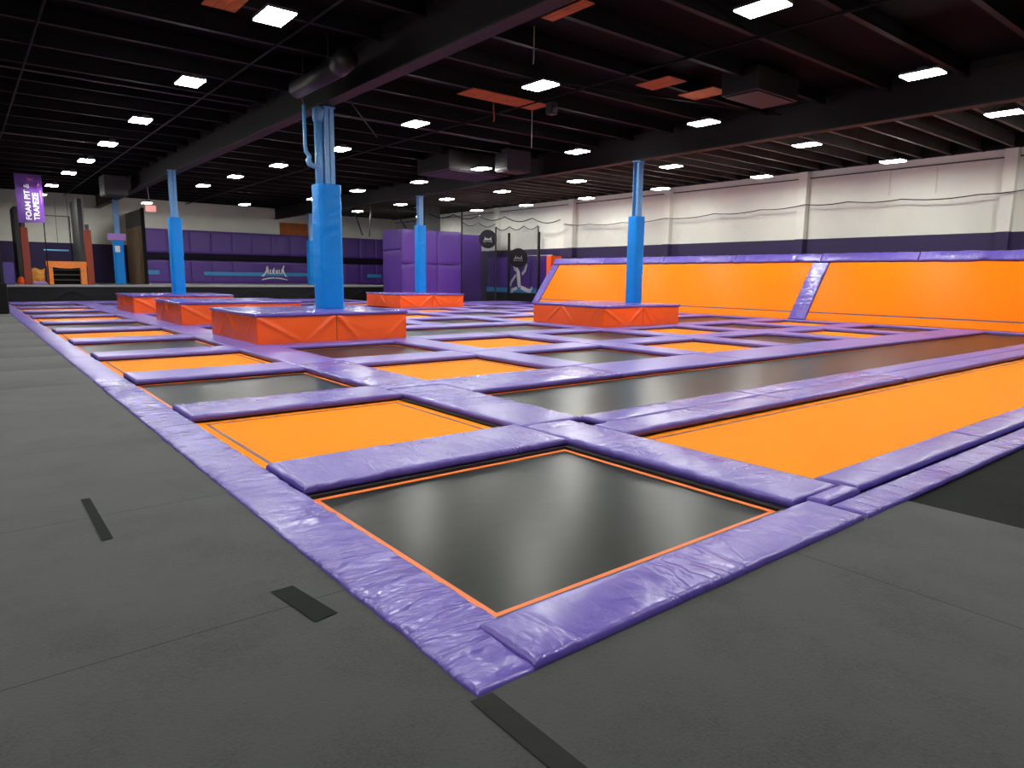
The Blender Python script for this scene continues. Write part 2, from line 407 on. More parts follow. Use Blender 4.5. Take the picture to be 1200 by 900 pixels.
for a, b in zip(ys[:-1], ys[1:]):
    if -6 < a < 8:
        ripple_sheet(mb, -5.0, 0.06 if a > -0.5 else -0.0, a, b, 100, 42, 0.006, a)
        carpet_sheet(mb, XL, -5.0, a, b)
    else:
        carpet_sheet(mb, XL, 0.06 if a > -0.5 else 0.0, a, b)
ripple_sheet(mb, 0.0, 2.33, -5.2, 0.06, 50, 90, 0.005, 3.0)
ripple_sheet(mb, 2.33, 3.93, -5.2, 0.0, 40, 90, 0.008, 8.0)
carpet_sheet(mb, 0.0, 3.93, YF, -5.2)
floor = mb.build('floor', 'carpet', smooth=False); tag(floor, kind='structure')
for p in floor.data.polygons: p.use_smooth = True
tag(MB().box(XL, XW + 0.3, YF, YB + 0.3, -0.36, -0.30).build('pit_floor', 'pit', floor), kind='structure')
tag(MB().box(3.935, XW, YF, -0.02, -0.08, -0.02).build('floor_dark_mat', 'blackmat', floor), kind='structure')
tag(MB().box(XL, 3.93, YF, 0.0, -0.29, -0.035).build('subfloor', 'pit', floor), kind='structure')
tag(MB().box(XL, 0.0, 0.0, 41.6, -0.29, -0.035).build('subfloor', 'pit', floor), kind='structure')

def wall(name, x0, x1, y0, y1, z0, z1, mat):
    return tag(MB().box(x0, x1, y0, y1, z0, z1).build(name, mat), kind='structure')
wr_ = wall('wall_right', XW, XW + 0.3, YF, YB + 0.3, -0.3, ZC + 0.2, 'white_wall')
wb_ = wall('wall_back', XL, XW, YB, YB + 0.3, -0.3, ZC + 0.2, 'white_wall')
wl_ = wall('wall_left', XL - 0.3, XL, YF, YB + 0.3, -0.3, ZC + 0.2, 'dark_wall')
wf_ = wall('wall_front', XL - 0.3, XW + 0.3, YF - 0.3, YF, -0.3, ZC + 0.2, 'dark_wall')
for y in (-1.0, 6.45, 14.1, 21.5, 28.75, 36.2, 43.6):
    tag(MB().box(XW - 0.3, XW, y - 0.2, y + 0.2, -0.3, ZC).build('pilaster', 'white_wall', wr_, bevel=0.01), kind='structure')
tag(MB().box(XW - 0.06, XW, YF, YB, 6.00, 6.05).build('wall_ledge', 'ledge', wr_), kind='structure')
for y, z in ((6.45, 5.5), (14.1, 5.5), (10.3, 5.75), (21.5, 5.5), (8.6, 5.72)):
    tag(MB().box(XW - 0.03, XW, y + 0.25, y + 0.29, z - 0.75, 6.0).build('wall_conduit', 'cream', wr_), kind='structure')
# roof: deck with joists
ceil = tag(MB().box(XL - 0.3, XW + 0.3, YF - 0.3, YB + 0.3, ZC, ZC + 0.2).build('ceiling', 'deck'), kind='structure')
y = -7.45
while y < YB:
    for x0, x1 in ((XL, 5.85), (6.15, 17.55)):
        mb = MB().box(x0, x1, y - 0.03, y + 0.03, 6.42, ZC); mb.box(x0, x1, y - 0.06, y + 0.06, 6.40, 6.425)
        tag(mb.build('ceiling_joist', 'steel_c', ceil), kind='structure')
    y += 1.72
y = -7.6
while y < YB:
    mb = MB().box(17.85, XW, y - 0.05, y + 0.05, 6.30, 6.34); mb.box(17.85, XW, y - 0.012, y + 0.012, 6.34, 6.40)
    mb.box(17.85, XW, y - 0.008, y + 0.008, 6.40, ZC)
    tag(mb.build('bar_joist', 'joist_t', ceil), kind='structure')
    y += 1.0

tag(MB().box(XW - 0.35, XW - 0.2, YF, YB, 6.28, ZC).build('wall_ledger', 'steel_c', wr_), kind='structure')
def i_beam(x, label, z0=5.72, z1=6.6, w=0.17):
    mb = MB().box(x - w, x + w, YF, YB, z0, z0 + 0.035).box(x - 0.02, x + 0.02, YF, YB, z0 + 0.035, z1 - 0.035).box(x - w, x + w, YF, YB, z1 - 0.035, z1)
    mb.box(x - 0.1, x + 0.1, YF, YB, z1, ZC)
    return tag(mb.build('roof_beam', 'beam'), label, 'beam')
i_beam(6.0, 'long black steel roof beam carried by the nearest blue column with the drain pipe')
i_beam(17.7, 'long black steel roof beam on the blue columns nearer the orange slope')

# pipes under the roof
def pipe(name, pts, r, label, cat='pipe', mat='steel_c'):
    return tag(MB().tube(pts, r, 8).build(name, mat, smooth=True), label, cat)
pipe('sprinkler_pipe', [(0.2, YF, 6.375), (0.2, YB, 6.375)], 0.024, 'thin dark ceiling pipe running deep at the left edge of the roof')
pipe('sprinkler_pipe', [(4.25, YF, 6.375), (4.25, YB, 6.375)], 0.024, 'thin dark ceiling pipe running deep just left of the first roof beam')
pipe('sprinkler_pipe', [(11.4, YF, 6.37), (11.4, YB, 6.37)], 0.028, 'thin dark ceiling pipe running deep midway between the two roof beams')
pipe('conduit', [(XL, 28.6, 6.377), (5.9, 28.6, 6.377)], 0.022, 'pale thin conduit crossing the roof just before the hanging exit sign rod', mat='ledge')
pipe('conduit', [(-4, 18.9, 6.38), (5.9, 18.9, 6.38)], 0.018, 'pale thin conduit crossing the roof beyond the nearest blue column at left', mat='ledge')
pipe('conduit', [(6.2, 18.1, 6.38), (14.5, 18.1, 6.38)], 0.018, 'thin conduit with a junction box crossing the roof right of the first beam', mat='ledge')
pipe('brace_rod', [(6.4, 14.9, 6.36), (10.2, 20.0, 6.30)], 0.02, 'thin diagonal brace rod under the roof right of the nearest column')
pipe('brace_rod', [(9.0, 11.5, 6.33), (17.4, 9.2, 6.3)], 0.02, 'thin diagonal brace rod under the roof near the bare wood patches')
pipe('dangling_wire', [(8.05, 9.2, 6.6), (8.05, 9.2, 6.2), (8.06, 9.21, 6.0), (8.04, 9.2, 5.88)], 0.012, 'short pale cord hanging from the roof beside the first beam', 'wire', 'cream')
pipe('dangling_wire', [(12.0, 13.9, 6.5), (12.0, 13.9, 5.35)], 0.01, 'thin dark cord hanging below the long bare wood patch', 'wire', 'cream')
pipe('dangling_wire', [(10.9, 14.3, 6.5), (10.9, 14.3, 6.25), (10.93, 14.3, 6.1), (10.9, 14.3, 6.0)], 0.022, 'reddish cord stub hanging below the middle of the long wood patch', 'wire', 'wood')

# bare wood patches between the joists
for x0, x1, y0, y1, z, lab in ((9.3, 11.95, 13.05, 13.82, 6.375, 'long bare brown wood patch in the black roof beside the first beam'),
                        (12.2, 12.88, 9.1, 10.15, 6.375, 'left one of two bare brown wood patches above the right lamps'),
                        (13.75, 14.5, 8.95, 10.05, 6.375, 'right one of two bare brown wood patches above the right lamps'),
                        (7.45, 7.75, 7.2, 8.3, 6.375, 'narrow bare brown wood patch at the top edge near the first beam'),
                        (2.4, 3.0, 11.05, 11.8, 6.375, 'small bare brown wood patch in the roof above the nearest left lamp')):
    mb = MB()
    n = 3
    for k in range(n):
        a = x0 + (x1 - x0) * k / n
        mb.box(a + 0.004, a + (x1 - x0) / n - 0.004, y0, y1, z, z + 0.02)
    tag(mb.build('wood_patch', 'wood'), lab, 'wood patch')

# duct on the first beam
d = empty('round_duct', (5.25, 13.4, 5.95), 'short round black duct beside the first roof beam near the blue column', 'duct')
MB().tube([(0.0, -1.1, 0), (0.0, 1.2, 0)], 0.2, 20).build('duct_pipe', 'duct', d, smooth=True)
MB().tube([(0, -1.55, 0.1), (0, -1.1, 0.0)], [0.24, 0.21], 20).build('duct_collar', 'duct', d, smooth=True)
MB().tube([(0, -0.6, 0.2), (0, -0.6, 0.8)], 0.012, 6).build('hanger', 'duct', d); MB().tube([(0, 0.8, 0.2), (0, 0.8, 0.8)], 0.012, 6).build('hanger', 'duct', d)

def hvac(x0, x1, y0, y1, z0, z1, label, mat='duct'):
    o = empty('air_handler', ((x0 + x1) / 2, (y0 + y1) / 2, z0), label, 'air unit')
    w, l, h = (x1 - x0) / 2, (y1 - y0) / 2, z1 - z0
    cs_ = MB().box(-w, w, -l, l, 0, h).build('casing', mat, o, bevel=0.02)
    mb = MB()
    for k in range(6):
        z = h * (0.15 + 0.12 * k); mb.box(-w - 0.02, -w, -l * 0.8, l * 0.8, z, z + 0.04)
    mb.box(-w * 0.9, w * 0.9, -l * 0.9, l * 0.9, -0.03, 0.0)
    mb.build('grille', 'steel_b', cs_)
    for sx in (-1, 1):
        MB().tube([(sx * w * 0.9, 0, h), (sx * w * 0.9, 0, ZC - z0)], 0.015, 6).build('hanger', 'duct', o)
    return o
hvac(4.62, 5.66, 38.0, 39.5, 5.45, 6.4, 'dark boxy air unit hung over the far blue column by the foam pit', 'grey_panel')
hvac(14.2, 17.3, 21.6, 24.0, 5.85, 6.6, 'long dark air unit hung left of the second roof beam')
hvac(15.6, 16.8, 19.6, 20.4, 5.75, 6.55, 'small dark square air unit beside the second roof beam', 'grey_panel')
hvac(13.6, 15.4, 7.6, 8.6, 6.05, 6.6, 'dark boxy duct unit under the roof before the second beam')
o = empty('speaker', (11.6, 12.6, 6.0), 'small dark speaker with pale cone hanging from the roof near the middle lamp', 'speaker')
MB().box(-0.12, 0.12, -0.12, 0.12, 0.0, 0.32).build('cabinet', 'steel_b', o, bevel=0.02)
MB().tube([(0, -0.17, 0.1), (0, -0.12, 0.12)], [0.07, 0.1], 14).build('cone', 'grey_panel', o, smooth=True)
MB().tube([(0, 0, 0.32), (0, 0, 0.75)], 0.012, 6).build('bracket', 'steel_b', o)

# ------------------------------------------------------------------ lamps
LZ = 5.86
lamp0 = empty('ceiling_light', (3.0, 10.1, LZ), 'x', 'ceiling light', 'LED lamps hung in rows under the roof')
hs = MB().box(-0.25, 0.25, -0.38, 0.38, 0.02, 0.07).build('housing', 'housing', lamp0, bevel=0.01)
MB().box(-0.235, 0.235, -0.365, 0.365, 0.0, 0.02).build('diffuser', 'lamp', lamp0)
MB().box(0.08, 0.24, -0.02, 0.16, 0.07, 0.20).build('sensor_box', 'housing', hs, bevel=0.01)
for sy in (-1, 1):
    MB().tube([(0.0, sy * 0.33, 0.07), (0.0, sy * 0.05, 0.35), (0.0, sy * 0.01, 6.40 - LZ)], 0.006, 5).build('hanger', 'steel_c', lamp0)
rows = [
 ('left of the first roof beam', [3.1, 3.05, 3.0, 2.9, 2.85, 2.75, 2.65, 2.6, 3.1, 3.1], [10.1, 15.3, 20.5, 25.3, 29.9, 34.3, 40.2, 45.5, 4.9, -0.3]),
 ('right of the first roof beam', [8.9, 9.2, 9.1, 9.2, 8.9, 8.6, 8.4, 12.9, 8.9], [4.6, 10.3, 15.6, 20.8, 25.8, 30.3, 34.7, 42.6, -0.6]),
 ('left of the second roof beam', [14.6, 15.0, 15.5, 15.3, 15.5, 14.9, 14.8, 14.6], [4.4, 10.1, 15.6, 20.9, 26.0, 31.1, 36.5, -0.8]),
 ('right of the second roof beam', [19.7, 20.0, 20.3, 20.5, 20.4, 20.3, 19.9, 20.0], [4.4, 9.8, 15.4, 20.8, 26.1, 31.0, 35.5, 41.5]),
 ('along the white right wall', [25.2, 25.1, 25.1, 25.2, 25.5, 25.5, 25.3, 25.1], [4.2, 9.3, 14.5, 19.9, 25.2, 30.3, 35.1, 41.6]),
 ('added out of view above the grey carpet walkway', [-2.9, -2.9, -2.9, -2.9, -2.9], [-0.3, 4.9, 10.1, 15.3, 25.3]),  # unseen row, added to light the carpet on the left
]
first = True
for rn, xs, ys2 in rows:
    order = sorted(range(len(ys2)), key=lambda k: ys2[k])
    for rank, k in enumerate(order):
        lab = 'bright LED lamp %s, %s from the camera' % (rn, ORD[rank + 1])
        if first:
            lamp0.location = (xs[k], ys2[k], LZ); lamp0['label'] = lab; first = False
        else:
            dup(lamp0, (xs[k], ys2[k], LZ), lab)
lampx = dup(lamp0, (8.1, 46.2, LZ), 'bright LED lamp seen directly above the hanging exit sign')

# ------------------------------------------------------------------ trampolines
RS = [0.45, 3.54, 6.75, 10.05, 13.5, 17.0, 20.6, 24.2, 27.9, 31.6]
RE = [2.69, 5.95, 9.15, 12.6, 16.1, 19.7, 23.3, 27.0, 30.7, 34.4]
CS = [0.455, 3.96, 7.51, 11.06, 14.61, 18.16, 21.71]
CE = [3.02, 6.63, 10.2, 13.75, 17.3, 20.85, 24.4]
COLN = ['left column', 'second column from the left', 'third column from the left', 'fourth column from the left', 'fifth column from the left', 'sixth column from the left', 'column nearest the orange slope']
BZ = -0.045
def trampoline(x0, x1, y0, y1, colour, label):
    cx, cy = (x0 + x1) / 2, (y0 + y1) / 2
    w, l = (x1 - x0) / 2, (y1 - y0) / 2
    t = empty('trampoline', (cx, cy, -0.3), label, 'trampoline')
    zb = BZ + 0.3
    MB().box(-w - 0.01, w + 0.01, -l - 0.01, l + 0.01, zb - 0.006, zb).build('bed', 'blackbed' if colour == 'black' else 'orangebed', t)
    def ring(ix, iy, wd, z, h):
        mb = MB(); a, b = w - ix, l - iy
        mb.box(-a, a, -b, -b + wd, z, z + h); mb.box(-a, a, b - wd, b, z, z + h)
        mb.box(-a, -a + wd, -b + wd, b - wd, z, z + h); mb.box(a - wd, a, -b + wd, b - wd, z, z + h)
        return mb
    if colour == 'black':
        ring(0.0, 0.0, 0.05, zb, 0.003).build('border_stripe', 'stripe_o', t)
    else:
        ring(0.10, 0.12, 0.032, zb, 0.003).build('border_stripe', 'stripe_p', t)
    mb = MB(); zt = PB + 0.3 - 0.001; o = 0.09
    mb.box(-w - o, w + o, -l - o, -l - 0.012, zt - 0.09, zt); mb.box(-w - o, w + o, l + 0.012, l + o, zt - 0.09, zt)
    mb.box(-w - o, -w - 0.012, -l - 0.012, l + 0.012, zt - 0.09, zt); mb.box(w + 0.012, w + o, -l - 0.012, l + 0.012, zt - 0.09, zt)
    for sx in (-1, 1):
        for sy in (-1, 1):
            mb.box(sx * (w + 0.05) - 0.03, sx * (w + 0.05) + 0.03, sy * (l + 0.05) - 0.03, sy * (l + 0.05) + 0.03, 0.0, zt - 0.09)
    mb.build('frame', 'steel_b', t)
    return t

BOXES = {(2, 5), (2, 7), (2, 9), (5, 5), (5, 9)}
LANES5 = {(3, 5), (4, 5), (6, 5), (7, 5)}
cells = {}
for c in range(1, 8):
    for r in range(1, 11):
        if c > 1 and r < 3: continue
        if (c, r) in BOXES or (c, r) in LANES5: continue
        if c >= 6 and r == 10: continue
        cells[(c, r)] = 'black' if (c + r) % 2 == 0 else 'orange'
desc = {}
for (c, r), colr in cells.items():
    desc[(c, r)] = '%s bed in %s row of %s' % (colr, ORD[r], COLN[c - 1])
    trampoline(CS[c - 1], CE[c - 1], RS[r - 1], RE[r - 1], colr, '%s trampoline bed in the %s row of the %s' % (colr, ORD[r], COLN[c - 1]))
LX0, LX1 = 3.90, 24.4
trampoline(LX0, LX1, 0.58, 2.60, 'orange', 'long orange tumbling lane nearest the front beside the front black bed')
trampoline(LX0 + 0.06, LX1, 3.46, 5.62, 'black', 'long black tumbling lane running behind the long orange lane')
trampoline(CS[2], CE[3], RS[4], RE[4], 'black', 'long black bed between the two middle blue-column platforms')
trampoline(CS[5], CE[6], RS[4], RE[4], 'black', 'long black bed between the right platform and the orange slope')

# pads of the grid -----------------------------------------------------------
# outer skirt along the carpet walkway
yb = [0.0, 3.1, 6.4, 9.6, 13.0, 16.5, 20.1, 23.8, 27.5, 31.2, 35.0, 39.0, 41.5]
for k, (a, b) in enumerate(zip(yb[:-1], yb[1:])):
    pad(-0.01, 0.425, a - (0.05 if k == 0 else 0), b + 0.01, 'creased purple edge pad by the grey walkway, %s from the front corner' % ORD[k + 1], 'y',
        zb=-0.022, zt=0.016, h0=None, mat='skirt', wr=0.013 if k < 4 else 0.006, name='edge_pad', puff=0.008, wfreq=6.0, r=0.03)
# front pad on the near side of the front black bed
pad(0.285, 3.25, -0.045, 0.37, 'smooth purple pad along the front side of the nearest black trampoline', 'x', zb=-0.012, zt=0.034, mat='pad', wr=0.006, puff=0.008, r=0.04, name='edge_pad')
# skirt and pads along the front of the orange lane
xb = [3.30, 6.6, 10.2, 13.8, 17.4, 21.0, 24.6]
for k, (a, b) in enumerate(zip(xb[:-1], xb[1:])):
    pad(a, b + 0.01, -0.05, 0.22, 'flat purple edge pad in front of the orange lane, %s from the corner' % ORD[k + 1], 'x', zb=-0.015, zt=0.025, mat='skirt', wr=0.006, name='edge_pad', puff=0.005)
    pad(max(a, 3.80), min(b - 0.005, 24.4), 0.255, 0.60, 'raised purple pad along the near side of the orange lane, %s from the left' % ORD[k + 1], 'x')
    pad(max(a + 0.42, 3.76) , min(b + 0.42, 24.4), 2.58, 3.05, 'purple pad along the far side of the orange lane, %s from the left' % ORD[k + 1], 'x')
    pad(max(a + 0.42, 3.98) , min(b + 0.42, 24.4), 3.06, 3.47, 'purple pad along the near side of the long black lane, %s from the left' % ORD[k + 1], 'x')
# verticals of the front two rows
pad(3.265, 3.785, 0.228, 0.382, 'small purple corner pad at the near end of the glossy pad by the orange lane', 'x', wr=0.004)
pad(3.09, 3.74, 0.385, 3.42, 'glossy wrinkled purple pad between the nearest black bed and the orange lane', 'y', wr=0.010, puff=0.012, wfreq=8)
pad(3.08, 3.96, 3.43, 6.30, 'broad purple pad between the nearest orange bed and the long black lane', 'y', puff=0.012)
pad(0.43, 3.085, 2.74, 3.56, 'glossy wrinkled purple pad behind the nearest black trampoline', 'x', wr=0.010, puff=0.014, wfreq=8)
pad(0.43, 3.08, 5.93, 6.77, 'purple pad behind the nearest orange trampoline in the left column', 'x', puff=0.012)
for c in range(2, 8):
    x0 = 3.97 if c == 2 else (CE[c - 2] + CS[c - 1]) / 2
    x1 = (CE[c - 1] + CS[c]) / 2 if c < 7 else 24.4
    pad(x0, x1, 5.60, 6.77, 'broad purple pad behind the long black lane, at the %s' % COLN[c - 1], 'x', puff=0.012)
def solid(c, r):
    return (c, r) in BOXES
for r in range(3, 11):
    yn = RS[r] if r < 10 else RE[9] + 0.9
    for c in range(1, 8):
        if c >= 6 and r == 10: continue
        # pad behind the cell
        lab = 'purple pad behind the ' + (desc[(c, r)] if (c, r) in desc else ('platform in %s row of %s' % (ORD[r], COLN[c - 1]) if solid(c, r) else 'long black bed, %s row, %s' % (ORD[r], COLN[c - 1])))
        x0, x1 = CS[c - 1] + 0.002, CE[c - 1] - 0.002
        if (c, r) == (3, 5): x1 = CS[3]
        if (c, r) == (6, 5): x1 = CS[6]
        if (c, r) in ((3, 5), (6, 5)): x1 = (CE[c - 1] + CS[c]) / 2
        if (c, r) in ((4, 5), (7, 5)): x0 = (CE[c - 2] + CS[c - 1]) / 2
        pad(x0, x1, RE[r - 1] - 0.02, yn + 0.02, lab, 'x')
        # pad along its right side
        if c < 7 and not ((c, r) in ((3, 5), (6, 5))):
            lab = 'purple pad right of the ' + (desc[(c, r)] if (c, r) in desc else ('platform in %s row of %s' % (ORD[r], COLN[c - 1]) if solid(c, r) else 'long black bed, %s row, %s' % (ORD[r], COLN[c - 1])))
            y0 = (RE[r - 2] + RS[r - 1]) / 2 if r > 3 else 6.36
            y1 = (RE[r - 1] + yn) / 2
            if r == 3 : y0 = 6.32 if c == 1 else 6.79
            if r == 6 and c in (3, 6): y0 = RS[5] + 0.03
            if r == 4 and c in (3, 6): y1 = RS[4]
            if r == 10 and c >= 5: continue
            pad(CE[c - 1] + 0.0, CS[c] - 0.0, y0, y1, lab, 'y', zt=PT + 0.004)
# far end lane on the left part and its pads
trampoline(CS[0], CE[0], 35.35, 38.9, 'black', 'farthest dark bed in front of the black stage skirt, left column')
trampoline(CS[1], CE[4], 35.35, 38.9, 'black', 'farthest long dark bed in front of the black stage skirt')
pad(0.43, 10.0, 38.88, 41.5, 'broad purple pad strip against the left part of the stage skirt', 'x')
pad(10.01, 18.2, 38.88, 41.5, 'broad purple pad strip against the middle part of the stage skirt', 'x')
pad(3.05, 3.94, 35.32, 38.86, 'purple pad between the two farthest dark beds before the stage', 'y')
pad(17.32, 18.14, 34.4, 38.87, 'purple pad at the far end left of the purple padded block', 'y')
pad(18.18, 27.2, 31.66, 33.9, 'broad purple pad strip before the purple padded block', 'x')
# pads along the foot of the slope
yy = [0.58, 3.2, 6.4, 9.6, 13.0, 16.4, 20.0, 23.7, 27.4, 31.2]
for k, (a, b) in enumerate(zip(yy[:-1], yy[1:])):
    pad(24.41, 25.0, a, b - 0.01, 'purple pad along the foot of the orange slope, %s from the front' % ORD[k + 1], 'y')

# ------------------------------------------------------------------ platforms
def skirt_panel(L, H, folds, seed):
    """orange cover panel: x along, z up, bulging out to -y, with tension folds (x0,z0,x1,z1,amp,width)"""
    mb = MB(); nx, nz = max(8, int(L / 0.035)), 20
    def fn(u, v):
        x, z = u * L, v * H
        d = 0.012 * math.sin(math.pi * u) * math.sin(math.pi * v) + 0.006 * fbm(x * 2 + seed, z * 3)
        for (xa, za, xb, zb2, amp, wd) in folds:
            ax, az, bx, bz = xa * L, za * H, xb * L, zb2 * H
            dx, dz = bx - ax, bz - az; ll = dx * dx + dz * dz
            t = max(0, min(1, ((x - ax) * dx + (z - az) * dz) / ll))
            q = math.hypot(x - ax - t * dx, z - az - t * dz)
            sgn = (x - ax) * dz - (z - az) * dx
            d += amp * math.exp(-(q / wd) ** 2) * (1 if sgn > 0 else 0.6) * (1 - 0.6 * t)
        e = min(u, 1 - u) * L
        if e < 0.03: d -= 0.012 * (1 - e / 0.03)
        return (x, -d, z)
    mb.grid(nx, nz, fn)
    # thickness
    mb.add([(0, 0.015, 0), (L, 0.015, 0), (L, 0.015, H), (0, 0.015, H)], [(0, 1, 2, 3)])
    return mb
def platform(x0, x1, y0, y1, label, zt=0.74):
    t = empty('column_platform', (x0, y0, PT + 0.004), label, 'platform')
    W, L = x1 - x0, y1 - y0; zb = 0.0; H = zt - 0.075 - (PT + 0.004)
    MB().box(0.04, W - 0.04, 0.04, L - 0.04, 0, H).build('core', 'steel_b', t)
    f1 = [(0.03, 0.93, 0.5, 0.12, 0.045, 0.05), (0.97, 0.95, 0.62, 0.06, 0.05, 0.05), (0.99, 0.9, 0.8, 0.4, 0.02, 0.04)]
    f2 = [(0.02, 0.97, 0.28, 0.10, 0.055, 0.05), (0.97, 0.75, 0.72, 0.10, 0.025, 0.05), (0.05, 0.9, 0.5, 0.3, 0.014, 0.06)]
    f3 = [(0.42, 0.97, 0.20, 0.08, 0.045, 0.04), (0.44, 0.97, 0.60, 0.10, 0.05, 0.04), (0.9, 0.9, 0.8, 0.2, 0.01, 0.05)]
    h = W * 0.5
    skirt_panel(h - 0.01, H, f1, 1.0).build('skirt_panel', 'orange_v', t, smooth=True, loc=(0.0, 0, zb))
    skirt_panel(h - 0.01, H, f2, 4.0).build('skirt_panel', 'orange_v', t, smooth=True, loc=(h + 0.005, 0, zb))
    skirt_panel(L, H, f3, 7.0).build('skirt_panel', 'orange_v', t, smooth=True, loc=(0, L, zb), rot=(0, 0, -math.pi / 2))
    skirt_panel(L, H, f2, 9.0).build('skirt_panel', 'orange_v', t, smooth=True, loc=(W, 0, zb), rot=(0, 0, math.pi / 2))
    skirt_panel(W, H, f3, 11.0).build('skirt_panel', 'orange_v', t, smooth=True, loc=(W, L, zb), rot=(0, 0, math.pi))
    mb = pad_mesh(W + 0.06, L + 0.06, 0.075, 0.075, 0.12, 0.006, 2.5, 3.0 + x0, 0.04, 0.012)
    mb.build('top_pad', 'padtop', t, smooth=True, loc=(-0.03, -0.03, H))
    return t
platform(3.60, 7.36, 13.22, 16.70, 'orange platform with purple top around the nearest column with the drain pipe')
platform(3.69, 7.40, 20.25, 23.60, 'orange platform without a column, second from the front at left')
platform(3.74, 7.45, 27.7, 31.2, 'orange platform around the second column at left, farthest of three')
platform(14.45, 18.25, 13.12, 16.55, 'orange platform with purple top standing alone before the orange slope')
platform(15.2, 18.95, 27.4, 30.9, 'orange platform with purple top before the purple padded block')

# ------------------------------------------------------------------ columns
def wrap_mesh(w, h, seed, amp=0.020):
    """square padded sleeve with cross creases"""
    mb = MB(); per = []; n = 9; c = 0.035
    pts = []
    hw = w / 2
    corner = [(hw, hw), (-hw, hw), (-hw, -hw), (hw, -hw)]
    for k in range(4):
        a, b = corner[k], corner[(k + 1) % 4]
        for i in range(n):
            t = (i + 0.5) / n
            t = c / w + t * (1 - 2 * c / w)
            pts.append((a[0] + (b[0] - a[0]) * t, a[1] + (b[1] - a[1]) * t, k, t))
    m = len(pts); nz = int(h / 0.04); vs = []
    nrm = [(0, 1), (-1, 0), (0, -1), (1, 0)]
    for j in range(nz + 1):
        z = h * j / nz
        for (x, y, k, t) in pts:
            s = (t - 0.5) * w
            diag = z + (s * 0.5 if k % 2 else -s * 0.5)
            msk = max(0.0, min(1.0, 0.55 + 1.1 * fbm(z * 0.6 + seed, k * 3.0, 0.5)))
            d = amp * msk * (fbm(diag * 6.5 + seed, s * 1.5, k * 2.0) + 0.5 * fbm(diag * 14, s * 3, seed)) + 0.012 * math.sin(math.pi * t)
            vs.append((x + nrm[k][0] * d, y + nrm[k][1] * d, z))
    fs = [(j * m + i, j * m + (i + 1) % m, (j + 1) * m + (i + 1) % m, (j + 1) * m + i) for j in range(nz) for i in range(m)]
    fs.append(tuple(range(m - 1, -1, -1))); fs.append(tuple(range(nz * m, (nz + 1) * m)))
    return mb.add(vs, fs)
def column(x, y, zb, zw, w, label, drain=False, s=0.125):
    t = empty('padded_column', (x, y, zb), label, 'column')
    H = 5.72 - zb
    ox = 0.07 if drain else 0.0
    mb = MB().box(ox - s, ox + s, -s, -s + 0.022, 0, H - 0.03).box(ox - s, ox + s, s - 0.022, s, 0, H - 0.03).box(ox - 0.01, ox + 0.01, -s, s, 0, H - 0.03)
    sp_ = mb.build('steel_post', 'blue_s', t)
    MB().box(ox - s * 1.25, ox + s * 1.25, -s * 1.25, s * 1.25, H - 0.03, H).build('cap_plate', 'blue_s', sp_)
    wrap_mesh(w, zw - zb, x + y).build('pad_wrap', 'blue_v', t, smooth=True)
    if drain:
        dp_ = MB().tube([(-0.2, -0.06, 2.6), (-0.2, -0.06, H - 0.36)], 0.095, 16).build('drain_pipe', 'blue_s', t, smooth=True)
        MB().tube([(-0.2, -0.06, H - 0.38), (-0.2, -0.06, H - 0.30), (-0.16, -0.06, H - 0.12), (-0.12, -0.06, H - 0.02)], [0.115, 0.13, 0.16, 0.05], 16).build('pipe_funnel', 'blue_s', dp_, smooth=True)
        tp_ = MB().tube([(-0.56, -0.1, H - 0.06), (-0.56, -0.1, H - 1.0), (-0.54, -0.1, H - 1.14), (-0.46, -0.1, H - 1.24), (-0.49, -0.1, H - 1.33), (-0.46, -0.1, H - 1.42), (-0.36, -0.1, H - 1.46), (-0.2, -0.1, H - 1.44)],
                  [0.045, 0.045, 0.05, 0.05, 0.07, 0.07, 0.06, 0.06], 12).build('trap_pipe', 'blue_s', t, smooth=True)
        MB().tube([(-0.56, -0.1, H - 0.06), (-0.6, -0.1, H + 0.12), (-0.72, -0.1, H + 0.5)], 0.012, 6).build('feed_tube', 'housing', tp_)
    return t
PTOP = 0.742
column(6.03, 14.85, PTOP, 3.84, 0.58, 'wide blue padded column with a drain pipe on the nearest orange platform', drain=True)
column(17.75, 14.8, PTOP, 3.80, 0.46, 'blue padded column on the orange platform before the orange slope')
column(5.68, 29.0, PTOP, 3.84, 0.46, 'blue padded column on the farthest orange platform at left')
column(17.7, 29.6, PTOP, 4.22, 0.46, 'blue padded column on the platform before the purple padded block')
ST = 0.9
column(6.0, 44.0, ST, 3.80, 0.50, 'dim blue padded column on the stage carrying the lilac sign')
column(17.7, 44.0, ST, 3.92, 0.48, 'dim blue padded column on the stage beside the white wall logo')

